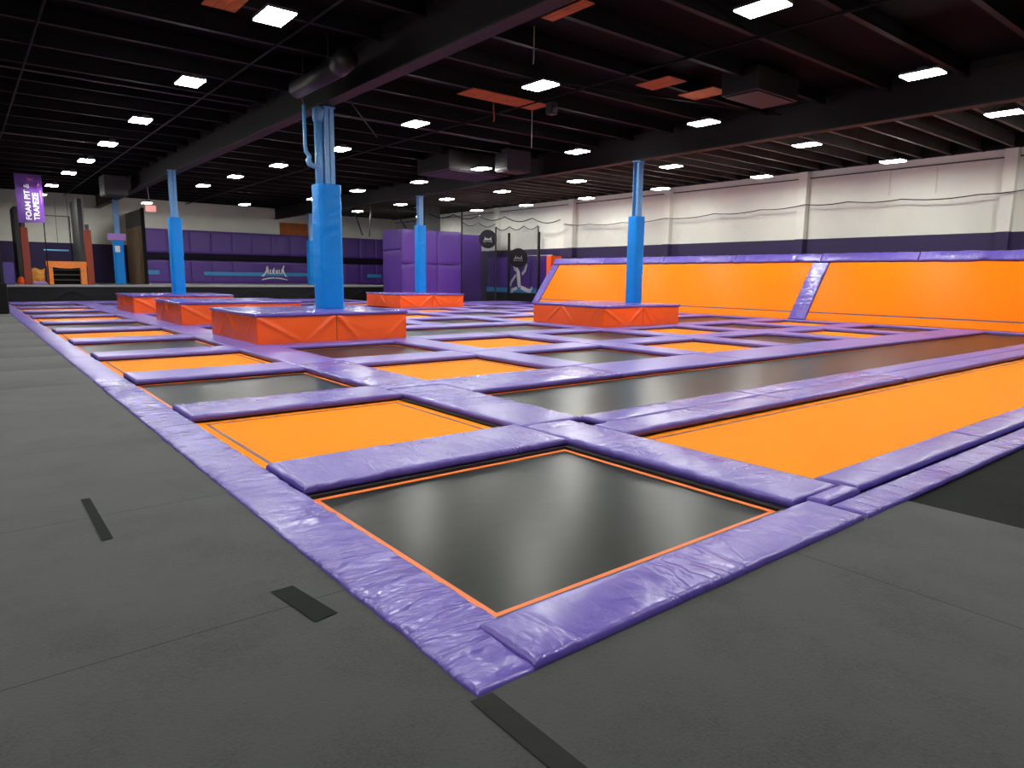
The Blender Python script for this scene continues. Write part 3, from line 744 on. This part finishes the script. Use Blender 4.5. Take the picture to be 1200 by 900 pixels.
# ------------------------------------------------------------------ slope of angled trampolines
BX, TX, SZ0, SZ1 = 25.05, 26.9, 0.06, 2.62
sl = Vector((TX - BX, 0, SZ1 - SZ0)); sl_n = Vector((-(SZ1 - SZ0), 0, TX - BX)).normalized()
def on_slope(t, y, off=0.0):
    return Vector((BX, y, SZ0)) + sl * t + sl_n * off
def slope_bed(y0, y1, label):
    t = empty('angled_trampoline', (BX, (y0 + y1) / 2, 0.0), label, 'trampoline')
    org = Vector((BX, (y0 + y1) / 2, 0.0))
    def P(tt, y, off): return on_slope(tt, y, off) - org
    def slab(t0, t1, a, b, o0, o1):
        return MB().prism([P(t0, a, o0), P(t0, b, o0), P(t1, b, o0), P(t1, a, o0)], sl_n * (o1 - o0))
    slab(0.0, 0.985, y0 + 0.06, y1 - 0.06, -0.03, 0.0).build('bed', 'inclbed', t)
    slab(0.105, 0.122, y0 + 0.06, y1 - 0.06, 0.0, 0.006).build('border_stripe', 'stripe_p', t)
    mb = slab(0.0, 0.94, y0, y0 + 0.06, -0.15, -0.01)
    mb2 = slab(0.0, 0.94, y1 - 0.06, y1, -0.15, -0.01); mb.add(mb2.v, mb2.f)
    for yy_ in (y0 + 0.03, y1 - 0.03, (y0 + y1) / 2):
        mb.box(TX - BX + 0.06, TX - BX + 0.14, yy_ - org.y - 0.04, yy_ - org.y + 0.04, 0, SZ1 - 0.14)
    mb.build('frame', 'steel_b', t)
    return t
slope_bed(12.75, 28.6, 'far orange angled trampoline left of the purple divider on the slope')
slope_bed(1.2, 12.15, 'near orange angled trampoline right of the purple divider on the slope')
def slope_pad(y0, y1, label):
    L = sl.length * 0.895
    mb = pad_mesh(L, y1 - y0, 0.07, 0.07, 0.04, 0.03, 4.5, y0, 0.035, 0.012)
    o = mb.build('divider_pad', 'skirt', None, smooth=True)
    ex = sl.normalized(); ez = sl_n; ey = ez.cross(ex)
    m = Matrix((ex, ey, ez)).transposed().to_4x4()
    base = on_slope(-0.01, y0 if ey.y > 0 else y1, 0.002)
    m.translation = base; o.matrix_world = m
    return tag(o, label, 'pad')
slope_pad(12.1, 12.8, 'creased purple divider pad running up between the two orange slope beds')
slope_pad(28.55, 29.1, 'purple divider pad on the far left end of the orange slope')
slope_pad(0.6, 1.25, 'purple divider pad on the near right end of the orange slope')
yt = [0.6, 4.6, 8.75, 12.5, 16.6, 20.8, 25.0, 29.1]
for k, (a, b) in enumerate(zip(yt[:-1], yt[1:])):
    mb = pad_mesh(b - a - 0.012, 0.42, 0.09, 0.09, 0.05, 0.030, 3.0, a, 0.05, 0.02)
    o = mb.build('rail_pad', 'skirt', None, smooth=True)
    ey = sl.normalized(); ex = ey.cross(sl_n)
    m = Matrix((ex, ey, sl_n)).transposed().to_4x4()
    m.translation = on_slope(0.0, b - 0.006, 0.004) + ey * (sl.length * 0.90)
    o.matrix_world = m
    tag(o, 'purple rail pad on top of the orange slope, %s from the right end' % ORD[k + 1], 'pad')
mbp = MB().box(26.95, 27.85, 29.6, 30.0, -0.3, 2.93)
tag(mbp.build('post_pad', 'orange_v', None, bevel=0.03), 'orange padded block peeking out behind the far end of the slope', 'pad')

# safety net along the white wall
def rope_net(name, pts, zlow, label, cat, netm, rr=0.02, posts=()):
    """pts: world (x,y,z) of the top rope; the net hangs down to zlow"""
    o = empty(name, (pts[0][0], pts[0][1], zlow), label, cat)
    org = Vector(o.location)
    MB().tube([Vector(p) - org for p in pts], rr, 6).build('top_rope', 'rope', o, smooth=True)
    mb = MB(); n = len(pts)
    vs = [Vector(p) - org for p in pts] + [Vector((p[0], p[1], zlow)) - org for p in pts]
    mb.add(vs, [(i, i + 1, n + i + 1, n + i) for i in range(n - 1)])
    mb.build('netting', netm, o)
    for (px, py, z0, z1) in posts:
        MB().tube([Vector((px, py, z0)) - org, Vector((px, py, z1)) - org], 0.05, 8).build('net_post', 'steel_b', o)
    return o
anch = [(-3.0, 4.9), (1.5, 4.9), (5.2, 4.92), (7.3, 4.76), (9.9, 4.80), (12.0, 4.86), (13.9, 4.88), (16.0, 4.80), (18.5, 4.78), (21.5, 4.74), (24.5, 4.68), (27.0, 4.72), (29.2, 4.84)]
pts = []
for (a, za), (b, zb_) in zip(anch[:-1], anch[1:]):
    for k in range(6):
        t = k / 6
        pts.append((27.6, a + (b - a) * t, za + (zb_ - za) * t - 0.10 * math.sin(math.pi * t) * min(1, (b - a) / 3)))
pts.append((27.6, *anch[-1]))
rope_net('safety_net', pts, 2.3, 'black-roped safety net hung along the white right wall above the slope', 'net', 'net_thin', 0.022)

# ------------------------------------------------------------------ stage and back area
st = empty('stage', (9.0, 41.6, -0.3), 'low grey-topped stage with black draped front along the back', 'stage')
H0 = 0.3
def drape(x0, x1, seed):
    mb = MB()
    def fn(u, v):
        x = x0 + (x1 - x0) * u; z = v * (ST - 0.08 + H0)
        sag = -0.05 * math.exp(-((u - 0.5) / 0.4) ** 2)
        w = 0.0
        for s0 in (0.02, 0.98):
            du = abs(u - s0) * (x1 - x0)
            q = abs((ST - z) - du * 0.55)
            w += 0.045 * math.exp(-(q / 0.07) ** 2) * math.exp(-du / 1.6)
        return (x - 9.0, -w - 0.01 * fbm(x, z * 2, seed), z)
    mb.grid(48, 14, fn); mb.add([(x0 - 9, 0.03, 0), (x1 - 9, 0.03, 0), (x1 - 9, 0.03, ST + H0 - 0.08), (x0 - 9, 0.03, ST + H0 - 0.08)], [(0, 1, 2, 3)])
    return mb
MB().box(-14, 14.8, 0.04, 8.95, 0.0, ST + H0 - 0.03).build('platform_deck', 'steel_b', st)
MB().box(-14, 14.8, 0.0, 8.95, ST + H0 - 0.03, ST + H0).build('stage_top', 'grey_top', st)
MB().box(-14, 14.8, -0.05, 0.02, ST + H0 - 0.10, ST + H0 - 0.001).build('edge_trim', 'edge_grey', st, bevel=0.01)
sx = [-4.9, -0.2, 3.25, 8.0, 12.9, 17.2, 20.5, 23.7]
for a, b in zip(sx[:-1], sx[1:]):
    drape(a, b, a).build('drape_panel', 'skirt_black', st, smooth=True, loc=(0, -0.03, 0))

# padded back wall of the stage
def wall_pad_mesh(w, h, th, seed, amp=0.02):
    mb = MB()
    def fn(u, v):
        x, z = u * w, v * h
        e = min(u, 1 - u) * w, min(v, 1 - v) * h
        ed = min(e)
        d = th - (0.03 * (1 - ed / 0.06) if ed < 0.06 else 0)
        d += amp * (fbm(x * 1.4 + seed, z * 0.8, seed) + 0.6 * abs(fbm(x * 3 + z * 1.5 + seed, z * 1.2 - x, 2.0)))
        top = -0.05 * max(0, v - 0.8) / 0.2 * (0.5 + 0.5 * math.sin(6.28 * u + seed))
        return (x, -d, z + top)
    mb.grid(16, 16, fn)
    mb.add([(0, 0, 0), (w, 0, 0), (w, 0, h), (0, 0, h)], [(0, 1, 2, 3)])
    return mb
xw0, xw1, nP = 8.62, 27.4, 13
pw = (xw1 - xw0) / nP
for k in range(nP):
    o = wall_pad_mesh(pw - 0.02, 1.62, 0.10, k * 3.3).build('wall_pad', 'wallpad', None, smooth=True, loc=(xw0 + k * pw, 50.5, 2.98))
    tag(o, 'upper purple wall pad behind the stage, %s from the left' % ORD[k + 1], 'wall pad')
    o = wall_pad_mesh(pw - 0.02, 1.62, 0.14, k * 5.1 + 1).build('wall_pad', 'wallpad', None, smooth=True, loc=(xw0 + k * pw, 50.5, ST))
    tag(o, 'lower purple wall pad behind the stage, %s from the left' % ORD[k + 1], 'wall pad')
tag(MB().box(xw0 - 0.2, xw1, 50.2, 50.42, 2.56, 2.94).build('wall_rail', 'rail', None, bevel=0.02), 'long black rail between the upper and lower purple pads behind the stage', 'rail')
tag(MB().box(8.30, 8.41, 49.6, 50.5, ST, 4.95).build('edge_post', 'black', None, bevel=0.02), 'black padded post at the left end of the purple wall pads', 'post')
for x0, x1, z0, z1, lab in ((12.3, 22.6, 1.46, 1.72, 'long blue stripe band across the lower purple pads behind the stage'),
                            (8.66, 9.4, 1.5, 1.78, 'short blue stripe on the lower purple pad at the left end'),
                            (25.1, 26.4, 1.42, 1.70, 'short blue stripe on the lower purple pads at the right end')):
    tag(MB().box(x0, x1, 50.30, 50.33, z0, z1).build('stripe_band', 'blue_p'), lab, 'stripe')
# plain board above the pads
tag(MB().box(18.0, 20.2, 50.52, 50.6, 4.6, 5.5).build('wall_board', 'wood', None), 'brown board on the white back wall above the purple pads', 'board')

# white logo on the lower pads: tall swooping end letters, small letters between, thin line of text below
def flat(poly, to, th=0.012):
    mb = MB(); mb.prism([to(x, y, 0) for x, y in poly], to(0, 0, th) - to(0, 0, 0)); return mb
def logo(to, s, parent, mat='white_p', small=True):
    def sub(polys, name):
        mb = MB()
        for p in polys:
            q = flat([(x * s, y * s) for x, y in p], to); mb.add(q.v, q.f)
        return mb.build(name, mat, parent)
    A1 = [[(-1.0, -0.30), (-0.80, -0.30), (-0.52, 0.05), (-0.48, 0.45), (-0.58, 0.45), (-0.64, 0.12), (-0.78, -0.12)],
          [(-0.58, 0.45), (-0.46, 0.45), (-0.40, -0.12), (-0.50, -0.12)], [(-0.66, 0.02), (-0.46, 0.06), (-0.46, 0.0), (-0.70, -0.05)]]
    A2 = [[(1.0, -0.32), (0.84, -0.32), (0.66, -0.02), (0.62, 0.30), (0.72, 0.52), (0.80, 0.50), (0.72, 0.28), (0.76, 0.02), (0.86, -0.18)],
          [(0.62, 0.25), (0.55, 0.25), (0.53, -0.12), (0.62, -0.12)]]
    IN = [[(-0.34, 0.2), (-0.26, 0.2), (-0.26, -0.12), (-0.34, -0.12)], [(-0.38, -0.06), (-0.20, -0.06), (-0.20, -0.13), (-0.38, -0.13)],
          [(-0.16, 0.2), (-0.08, 0.2), (-0.08, -0.12), (-0.16, -0.12)], [(-0.08, 0.2), (0.04, 0.12), (-0.02, 0.02), (0.06, -0.14), (-0.02, -0.14), (-0.08, 0.0)],
          [(0.10, 0.18), (0.16, 0.2), (0.16, -0.12), (0.10, -0.12)], [(0.16, 0.2), (0.26, -0.12), (0.20, -0.14), (0.12, 0.08)], [(0.24, 0.2), (0.30, 0.2), (0.30, -0.12), (0.24, -0.12)],
          [(0.36, 0.2), (0.42, 0.2), (0.42, -0.12), (0.36, -0.12)], [(0.36, -0.05), (0.52, -0.05), (0.52, -0.12), (0.36, -0.12)], [(-0.02, 0.34), (0.03, 0.26), (-0.02, 0.20), (-0.07, 0.26)]]
    LN = [[(-0.95, -0.52), (-0.5, -0.42), (0.0, -0.39), (0.0, -0.46), (-0.5, -0.50), (-0.95, -0.60)], [(0.04, -0.40), (0.5, -0.42), (1.0, -0.54), (1.0, -0.60), (0.5, -0.50), (0.04, -0.47)]]
    sub(A1 + A2 + IN, 'logo_letters'); sub(LN, 'logo_tagline')
lg = empty('wall_logo', (17.35, 50.30, 1.75), 'white winged-letter logo on the blue stripe behind the stage', 'logo')
logo(lambda x, y, d: Vector((x, -d, y)), 1.0, lg)

# purple padded block on the right
bx0, bx1, by0, by1, bz = 19.1, 23.35, 34.0, 36.3, 4.36
blk = empty('padded_block', (bx0, by0, -0.3), 'tall purple padded block standing right of the stage', 'padded wall')
MB().box(0.06, bx1 - bx0, 0.12, by1 - by0, 0, bz + 0.25).build('core', 'steel_b', blk)
wx = [0, 1.1, 2.5, 4.25]
for a, b in zip(wx[:-1], wx[1:]):
    wall_pad_mesh(b - a - 0.01, 2.35 + 0.25, 0.12, a * 2).build('wall_pad', 'wallpad', blk, smooth=True, loc=(a, 0.13, 0.02))
    wall_pad_mesh(b - a - 0.01, 2.0, 0.12, a * 3 + 5).build('wall_pad', 'wallpad', blk, smooth=True, loc=(a, 0.13, 2.64))
for z0, h in ((0.02, 3.4), (3.44, 1.2)):
    wall_pad_mesh(by1 - by0, h, 0.1, z0).build('side_pad', 'wallpad', blk, smooth=True, loc=(0.06, by1 - by0, z0), rot=(0, 0, -math.pi / 2))
# receding purple pads behind the net
for k, (a, b) in enumerate(((23.4, 25.2), (25.22, 27.2))):
    o = wall_pad_mesh(b - a, 4.7, 0.12, 11 + k).build('wall_pad', 'wallpad', None, smooth=True, loc=(a, 37.2, -0.25))
    tag(o, 'tall purple wall pad behind the netting, %s one' % ('left' if k == 0 else 'right'), 'wall pad')

# dunk lanes at the right wall: padded wall, skirt, stripe, backboards, figure
for k, (a, b) in enumerate(((30.3, 32.4), (32.42, 34.7), (34.72, 37.0))):
    o = wall_pad_mesh(b - a, 2.4, 0.12, 20 + k).build('wall_pad', 'wallpad', None, smooth=True, loc=(27.75, b, 0.56), rot=(0, 0, -math.pi / 2))
    tag(o, 'dark purple lane pad under the round backboards, %s from the left' % ORD[3 - k], 'wall pad')
tag(MB().box(27.55, 27.75, 30.3, 37.0, -0.3, 0.55).build('lane_skirt', 'black'), 'black skirt board below the purple lane pads by the right wall', 'skirt board')
tag(MB().box(27.575, 27.60, 30.3, 37.0, 0.60, 0.90).build('stripe_band', 'blue_p'), 'blue stripe low on the dark purple lane pads', 'stripe')
tag(MB().box(27.60, 27.72, 30.3, 34.2, 2.98, 3.02).build('lane_edge_strip', 'cream'), 'thin pale strip on top of the dark purple lane pads', 'strip')
def backboard(x, y, z, r, label, ang):
    o = empty('backboard', (x, y, z), label, 'backboard', rz=ang)
    bd_ = MB().tube([(0, 0, 0), (0.06, 0, 0)], r, 28).build('board', 'black', o)
    MB().tube([(-0.01, 0, 0), (0.0, 0, 0)], r * 0.98, 28).build('face_panel', 'rail', bd_)
    logo(lambda a, b, d: Vector((-0.015 - d, -a, b - 0.02)), r * 0.5, o)
    rim = [(-0.30 + 0.23 * math.cos(2 * math.pi * k / 20), 0.23 * math.sin(2 * math.pi * k / 20), -r * 0.62) for k in range(21)]
    MB().tube(rim, 0.012, 6, False).build('hoop', 'black', o, smooth=True)
    MB().box(0.06, 0.6, -0.12, -0.06, 0.02, 0.08).box(0.06, 0.6, -0.12, -0.06, -0.35, -0.29).build('bracket_arm', 'black', o)
    return o
backboard(26.6, 35.6, 4.12, 0.62, 'round black basketball backboard, the higher one behind the net', math.radians(38))
backboard(26.9, 32.7, 2.84, 0.62, 'round black basketball backboard with white logo, the lower one', math.radians(38))
for y, z0, z1, lab in ((31.26, -0.3, 4.45, 'black net post right of the lower round backboard'), (34.3, -0.3, 4.5, 'black net post between the two round backboards')):
    tag(MB().tube([(27.4, y, z0), (27.4, y, z1)], 0.09, 10).build('net_post', 'black', None, smooth=True), lab, 'post')

# white cut-out print of a leaping player on the lane pads
def fig_to(y, z, d=0.0): return Vector((27.575 - d, y, z))
fig = empty('figure_print', (27.57, 33.3, 0.4), 'white leaping player silhouette printed on the dark purple lane pads', 'wall print')
def limb(pl, ws):
    L = []; R = []
    for i, (p, w) in enumerate(zip(pl, ws)):
        a = Vector(pl[max(i - 1, 0)]); b = Vector(pl[min(i + 1, len(pl) - 1)])
        t = (b - a).normalized(); n = Vector((-t.y, t.x))
        L.append(Vector(p) + n * w); R.append(Vector(p) - n * w)
    return [tuple(q) for q in L + R[::-1]]
FIG = {
 'torso_shape': limb([(33.55, 2.15), (33.5, 1.9), (33.4, 1.2), (33.35, 0.95)], [0.05, 0.17, 0.16, 0.14]),
 'head_shape': [(33.98, 2.35), (33.75, 2.5), (33.55, 2.35), (33.55, 2.1), (33.75, 1.98), (33.95, 2.1)],
 'raised_arm_shape': limb([(34.35, 2.75), (34.05, 2.5), (33.7, 2.0)], [0.06, 0.1, 0.08]),
 'right_arm_shape': limb([(33.1, 1.8), (32.8, 2.05), (32.6, 2.45)], [0.09, 0.11, 0.07]),
 'left_arm_shape': limb([(33.75, 1.75), (34.2, 1.3), (34.35, 1.0)], [0.07, 0.09, 0.11]),
 'trailing_leg_shape': limb([(33.6, 0.9), (34.1, 0.75), (34.3, 0.4), (34.6, 0.32)], [0.1, 0.13, 0.1, 0.06]),
 'leading_leg_shape': limb([(33.2, 0.95), (32.6, 0.78), (32.25, 0.72), (32.05, 0.98)], [0.12, 0.13, 0.11, 0.06]),
}
for nm, poly in FIG.items():
    mb = MB(); mb.prism([fig_to(a, b) - Vector(fig.location) for a, b in poly], (-0.012, 0, 0)); mb.build(nm, 'white_p', fig)

# netting in front of the dunk lanes
def scallop(p0, p1, n, sag, k=8):
    out = []
    for i in range(n):
        for j in range(k):
            t = (i + j / k) / n; q = Vector(p0).lerp(Vector(p1), t)
            q.z -= sag * math.sin(math.pi * j / k); out.append(tuple(q))
    out.append(tuple(p1)); return out
rope_net('lane_net', scallop((26.5, 30.3, 4.75), (25.6, 33.4, 4.75), 3, 0.22), 0.08, 'scalloped black net before the lower round backboard', 'net', 'net', 0.025,
         posts=((26.5, 30.3, 0.0, 4.7), (25.6, 33.4, 0.07, 4.75)))
rope_net('lane_net', scallop((25.6, 33.45, 4.95), (23.42, 34.1, 5.0), 2, 0.22), 0.08, 'scalloped black net between the purple block and the backboards', 'net', 'net', 0.025,
         posts=((23.45, 34.1, -0.3, 5.6),))
rope_net('lane_net', scallop((27.4, 29.3, 5.1), (23.5, 38.0, 5.75), 5, 0.25), 4.4, 'high scalloped black net rope crossing above the dunk lanes', 'net', 'net_thin', 0.03)
tag(MB().box(23.45, 24.7, 38.5, 39.2, ST, 6.3).build('dark_post', 'grey_panel', None, bevel=0.02), 'dark square pier rising behind the purple padded block', 'pier')
for k, (p, q) in enumerate((((19.6, 40, 4.2), (19.0, 40.4, 6.3)), ((22.6, 39, 4.3), (21.4, 39.5, 6.4)), ((20.6, 41, 4.2), (20.8, 41, 6.4)))):
    tag(MB().tube([p, q], 0.05, 6).build('truss_strut', 'steel_b'), 'thin dark strut above the purple block, %s from the left' % ORD[(1, 3, 2)[k]], 'strut')

# ------------------------------------------------------------------ foam pit corner on the stage, left
def post(x, y, w, z1, label, mat='orange_v'):
    o = empty('pit_post', (x, y, ST), label, 'post')
    MB().box(-w, w, -w, w, 0, z1 - ST).build('pad_wrap', mat, o, bevel=0.03)
    MB().box(-w * 0.5, w * 0.5, -w * 0.5, w * 0.5, z1 - ST, z1 - ST + 0.3).build('post_top', 'grey_panel', o)
    return o
post(1.50, 43.4, 0.17, 3.92, 'tall dark orange padded post below the purple banner', 'dkorange')
post(4.42, 43.4, 0.17, 3.92, 'tall orange padded post beside the orange padded arch', 'dkorange')
ar = empty('padded_arch', (3.3, 43.3, ST), 'orange padded arch frame with dark steps inside at the foam pit', 'arch')
MB().box(-0.92, -0.66, -0.15, 0.15, 0, 1.22).build('arch_leg', 'arch_o', ar, bevel=0.03)
MB().box(0.62, 0.92, -0.15, 0.15, 0, 1.22).build('arch_leg', 'arch_o', ar, bevel=0.03)
mb = MB(); mb.grid(24, 4, lambda u, v: (-0.94 + 1.88 * u, -0.17 - 0.02 * math.sin(9 * u), 0.98 + 0.28 * v - 0.1 * math.sin(math.pi * u) * (1 - v)))
mb.box(-0.94, 0.94, -0.15, 0.15, 1.0, 1.26); mb.build('arch_top', 'arch_o', ar, bevel=0)
for z in (0.22, 0.5, 0.78):
    MB().box(-0.64, 0.62, -0.05, 0.25, z, z + 0.05).build('step', 'grey_panel', ar)
MB().box(-0.66, 0.64, 0.25, 0.32, 0, 1.0).build('arch_back', 'black', ar)
bg = empty('gear_bag', (2.0, 43.5, ST), 'yellow and orange gear bag slumped beside the padded arch', 'bag')
mb = MB(); mb.grid(10, 8, lambda u, v: (-0.3 + 0.6 * u * (1 - 0.15 * (1 - v)), -0.18 - 0.10 * math.sin(math.pi * u) * math.sin(math.pi * v), 0.12 + 0.72 * v + 0.05 * math.sin(7 * u)))
mb.box(-0.27, 0.26, -0.17, 0.12, 0.0, 0.8); mb.build('bag_body', 'yellow', bg)
MB().box(-0.28, 0.30, -0.24, 0.12, 0.0, 0.16).build('bag_base', 'lilac', bg, bevel=0.03)
tag(MB().tube([(1.15, 43.0, ST + 0.02), (1.15, 43.0, ST + 0.16), (1.17, 43.0, ST + 0.32), (1.2, 43.0, ST + 0.42)], [0.14, 0.17, 0.13, 0.04], 12).build('orange_block', 'orange_v', None, smooth=True), 'small round orange foam piece at the foot of the left post', 'foam piece')
tag(MB().box(0.42, 0.92, 43.2, 43.7, ST, 2.07).build('purple_bin', 'pad', None, bevel=0.04), 'purple padded cube at the far left edge of the stage', 'cube')
tr = empty('trapeze', (3.3, 46.0, ST), 'trapeze bar hung in a thin black frame over the foam pit', 'trapeze')
MB().tube([(-0.75, 0, 1.92), (0.45, 0, 1.92)], 0.045, 8).build('trapeze_bar', 'blue_s', tr)
for x in (-0.05, 0.55):
    MB().tube([(x, 0, 1.93), (x, 0, 4.9)], 0.012, 5).build('rope', 'rope', tr)
MB().tube([(-1.1, 0, 3.87), (0.62, 0, 3.87)], 0.025, 6).build('cross_bar', 'black', tr)
MB().tube([(0.6, 0, 0), (0.6, 0, 3.87)], 0.03, 6).build('frame_post', 'black', tr)
tag(MB().tube([(2.32, 42.0, ST), (2.32, 42.0, 4.4), (2.2, 42.0, 6.4)], 0.03, 6).build('pit_cable', 'black', None), 'thin black pole rising beside the purple banner', 'pole')
for x0, x1, y0, y1, z1, lab in ((4.2, 4.5, 45.0, 48.0, 5.75, 'tall dark grey panel behind the right orange post'),
                                (1.2, 1.5, 45.0, 48.0, 5.1, 'tall dark grey panel behind the left orange post')):
    o = empty('partition_board', ((x0 + x1) / 2, y0, ST), lab, 'panel')
    MB().box(-0.12, 0.12, 0, y1 - y0, 0, z1 - ST).build('panel_board', 'grey_panel', o)
    MB().tube([(0.14, 0, 0), (0.14, 0, z1 - ST + 0.1)], 0.04, 8).build('panel_post', 'edge_grey' if x0 > 3 else 'black', o)
pt = empty('plywood_partition', (7.6, 45.4, ST), 'plywood partition with grey mesh top left of the purple pads', 'partition')
MB().box(-0.03, 0.03, 0.0, 5.1, 0, 3.55).build('plywood_sheet', 'ply', pt)
MB().box(-0.02, 0.02, 0.0, 5.1, 3.55, 4.55).build('mesh_top', 'mesh_grey', pt)
MB().box(-0.05, 0.14, -0.1, 0.0, 0, 4.6).build('partition_post', 'black', pt)
# signs
sg = empty('column_sign', (5.90, 43.70, 3.45), 'lilac rectangular sign fixed across the far blue column', 'sign')
MB().box(-0.46, 0.46, -0.03, 0.0, 0.0, 0.36).build('sign_panel', 'lilac', sg)
mb = MB()
for z in (0.10, 0.18, 0.26):
    mb.box(-0.36, 0.36 - z * 0.4, -0.036, -0.03, z - 0.015, z + 0.015)
tag(MB().box(5.78, 6.04, 43.705, 43.725, 2.76, 3.12).build('paper_notice', 'paper'), 'white paper notice taped low on the far blue column', 'notice')
ex = empty('exit_sign', (7.45, 42.0, 5.04), 'lit red exit sign hanging under the rod lamp over the stage', 'exit sign')
MB().box(-0.27, 0.27, -0.04, 0.04, 0.0, 0.34).build('sign_box', 'exit_face', ex)
text_mesh('sign_letters', 'EXIT', 0.26, 'exit_red', ex, Matrix.Translation((-0.235, -0.045, 0.075)) @ Matrix.Rotation(math.pi / 2, 4, 'X'), 0.006)
MB().tube([(0.0, 0, 0.34), (-0.04, 0, 0.55)], 0.02, 6).build('stem', 'edge_grey', ex)
tag(MB().tube([(7.4, 42.0, 5.65), (7.32, 42.0, ZC)], 0.022, 8).build('hanging_rod', 'cream'), 'long pale rod dropping from the roof to the exit sign', 'rod')
# banner
bn = empty('hanging_banner', (1.72, 41.0, 4.05), 'purple hanging banner reading FOAM PIT and TRAPEZE at far left', 'banner')
mb = MB()
mb.grid(14, 24, lambda u, v: (-0.56 + 1.13 * u + 0.02 * (1 - v), -0.05 * math.sin(5 * u + 3 * v) * (0.3 + u) , 2.46 * v + 0.06 * (u - 0.5)))
mb.build('banner_cloth', 'banner', bn, smooth=True)
def bt(s, size, x, z):
    m = Matrix.Translation((x, -0.085, z)) @ Matrix.Rotation(math.pi / 2, 4, 'X') @ Matrix.Rotation(math.pi / 2, 4, 'Z')
    return text_mesh('banner_lettering', s, size, 'white_p', bn, m, 0.004, 0.004)
bt('FOAM PIT &', 0.335, 0.02, 0.12)
bt('TRAPEZE', 0.335, 0.36, 0.12)
mb = MB()
mb.prism([(-0.05, -0.09, 2.02), (0.10, -0.09, 2.08), (0.24, -0.09, 2.03), (0.12, -0.09, 2.12), (0.30, -0.09, 2.18), (0.10, -0.09, 2.16), (-0.06, -0.09, 2.2), (0.02, -0.09, 2.1)], (0, 0.006, 0))
mb.prism([(0.34, -0.09, 1.80), (0.46, -0.09, 1.85), (0.42, -0.09, 1.98), (0.38, -0.09, 1.9)], (0, 0.006, 0))
mb.build('banner_burst', 'pink_p', bn)
mb = MB()
for k in range(9):
    mb.box(0.46, 0.49, -0.09, -0.085, 0.95 + 0.075 * k, 1.0 + 0.075 * k)
mb.build('banner_small_print', 'lilac', bn)
MB().tube([(-0.6, 0, 2.50), (0.62, 0, 2.53)], 0.02, 8).build('banner_pole', 'black', bn)
MB().tube([(-0.5, 0, 2.5), (-0.5, 0, 2.7)], 0.01, 5).tube([(0.5, 0, 2.53), (0.5, 0, 2.7)], 0.01, 5).build('banner_cord', 'black', bn)

# black padded block and curtain at the left end of the walkway
bb = empty('black_barrier', (-1.0, 30.0, 0.0), 'black padded barrier block at the far left end of the walkway', 'barrier')
MB().box(-0.9, 0.97, 0, 0.6, 0, 1.15).build('barrier_pad', 'black', bb, bevel=0.05)
MB().box(-0.9, 0.72, 0.15, 0.45, 1.15, 1.7).build('barrier_top', 'black', bb, bevel=0.08)
MB().tube([(0.80, 0.3, 1.1), (0.78, 0.3, 6.3)], 0.09, 8).build('barrier_pole', 'black', bb)

# ------------------------------------------------------------------ tape on the carpet
def tape(pts, label, mat='tape', z=0.0005):
    mb = MB(); mb.prism([(x, y, z) for x, y in pts], (0, 0, 0.0015))
    return tag(mb.build('tape_strip', mat), label, 'tape')
tape([(-0.885, 3.55), (-0.83, 3.54), (-0.83, 2.60), (-0.89, 2.585)], 'long thin dark tape strip on the grey carpet at left')
tape([(-0.325, 1.31), (-0.21, 1.31), (-0.15, 0.90), (-0.27, 0.88)], 'short wide dark tape strip on the carpet seam beside the edge pad')
tape([(-0.045, -0.055), (0.055, -0.06), (0.05, -2.6), (-0.055, -2.6)], 'grey tape strip running from the purple corner along the carpet seam', 'tape2')

# ------------------------------------------------------------------ world and colour management
w = bpy.data.worlds.new('world'); scene.world = w; w.use_nodes = True
w.node_tree.nodes['Background'].inputs['Color'].default_value = (0.01, 0.01, 0.01, 1)
w.node_tree.nodes['Background'].inputs['Strength'].default_value = 0.0
vs_ = scene.view_settings
scene.display_settings.display_device = 'sRGB'
vs_.view_transform = 'Standard'; vs_.look = 'None'; vs_.gamma = 1.0; vs_.use_curve_mapping = False
vs_.exposure = 0.0
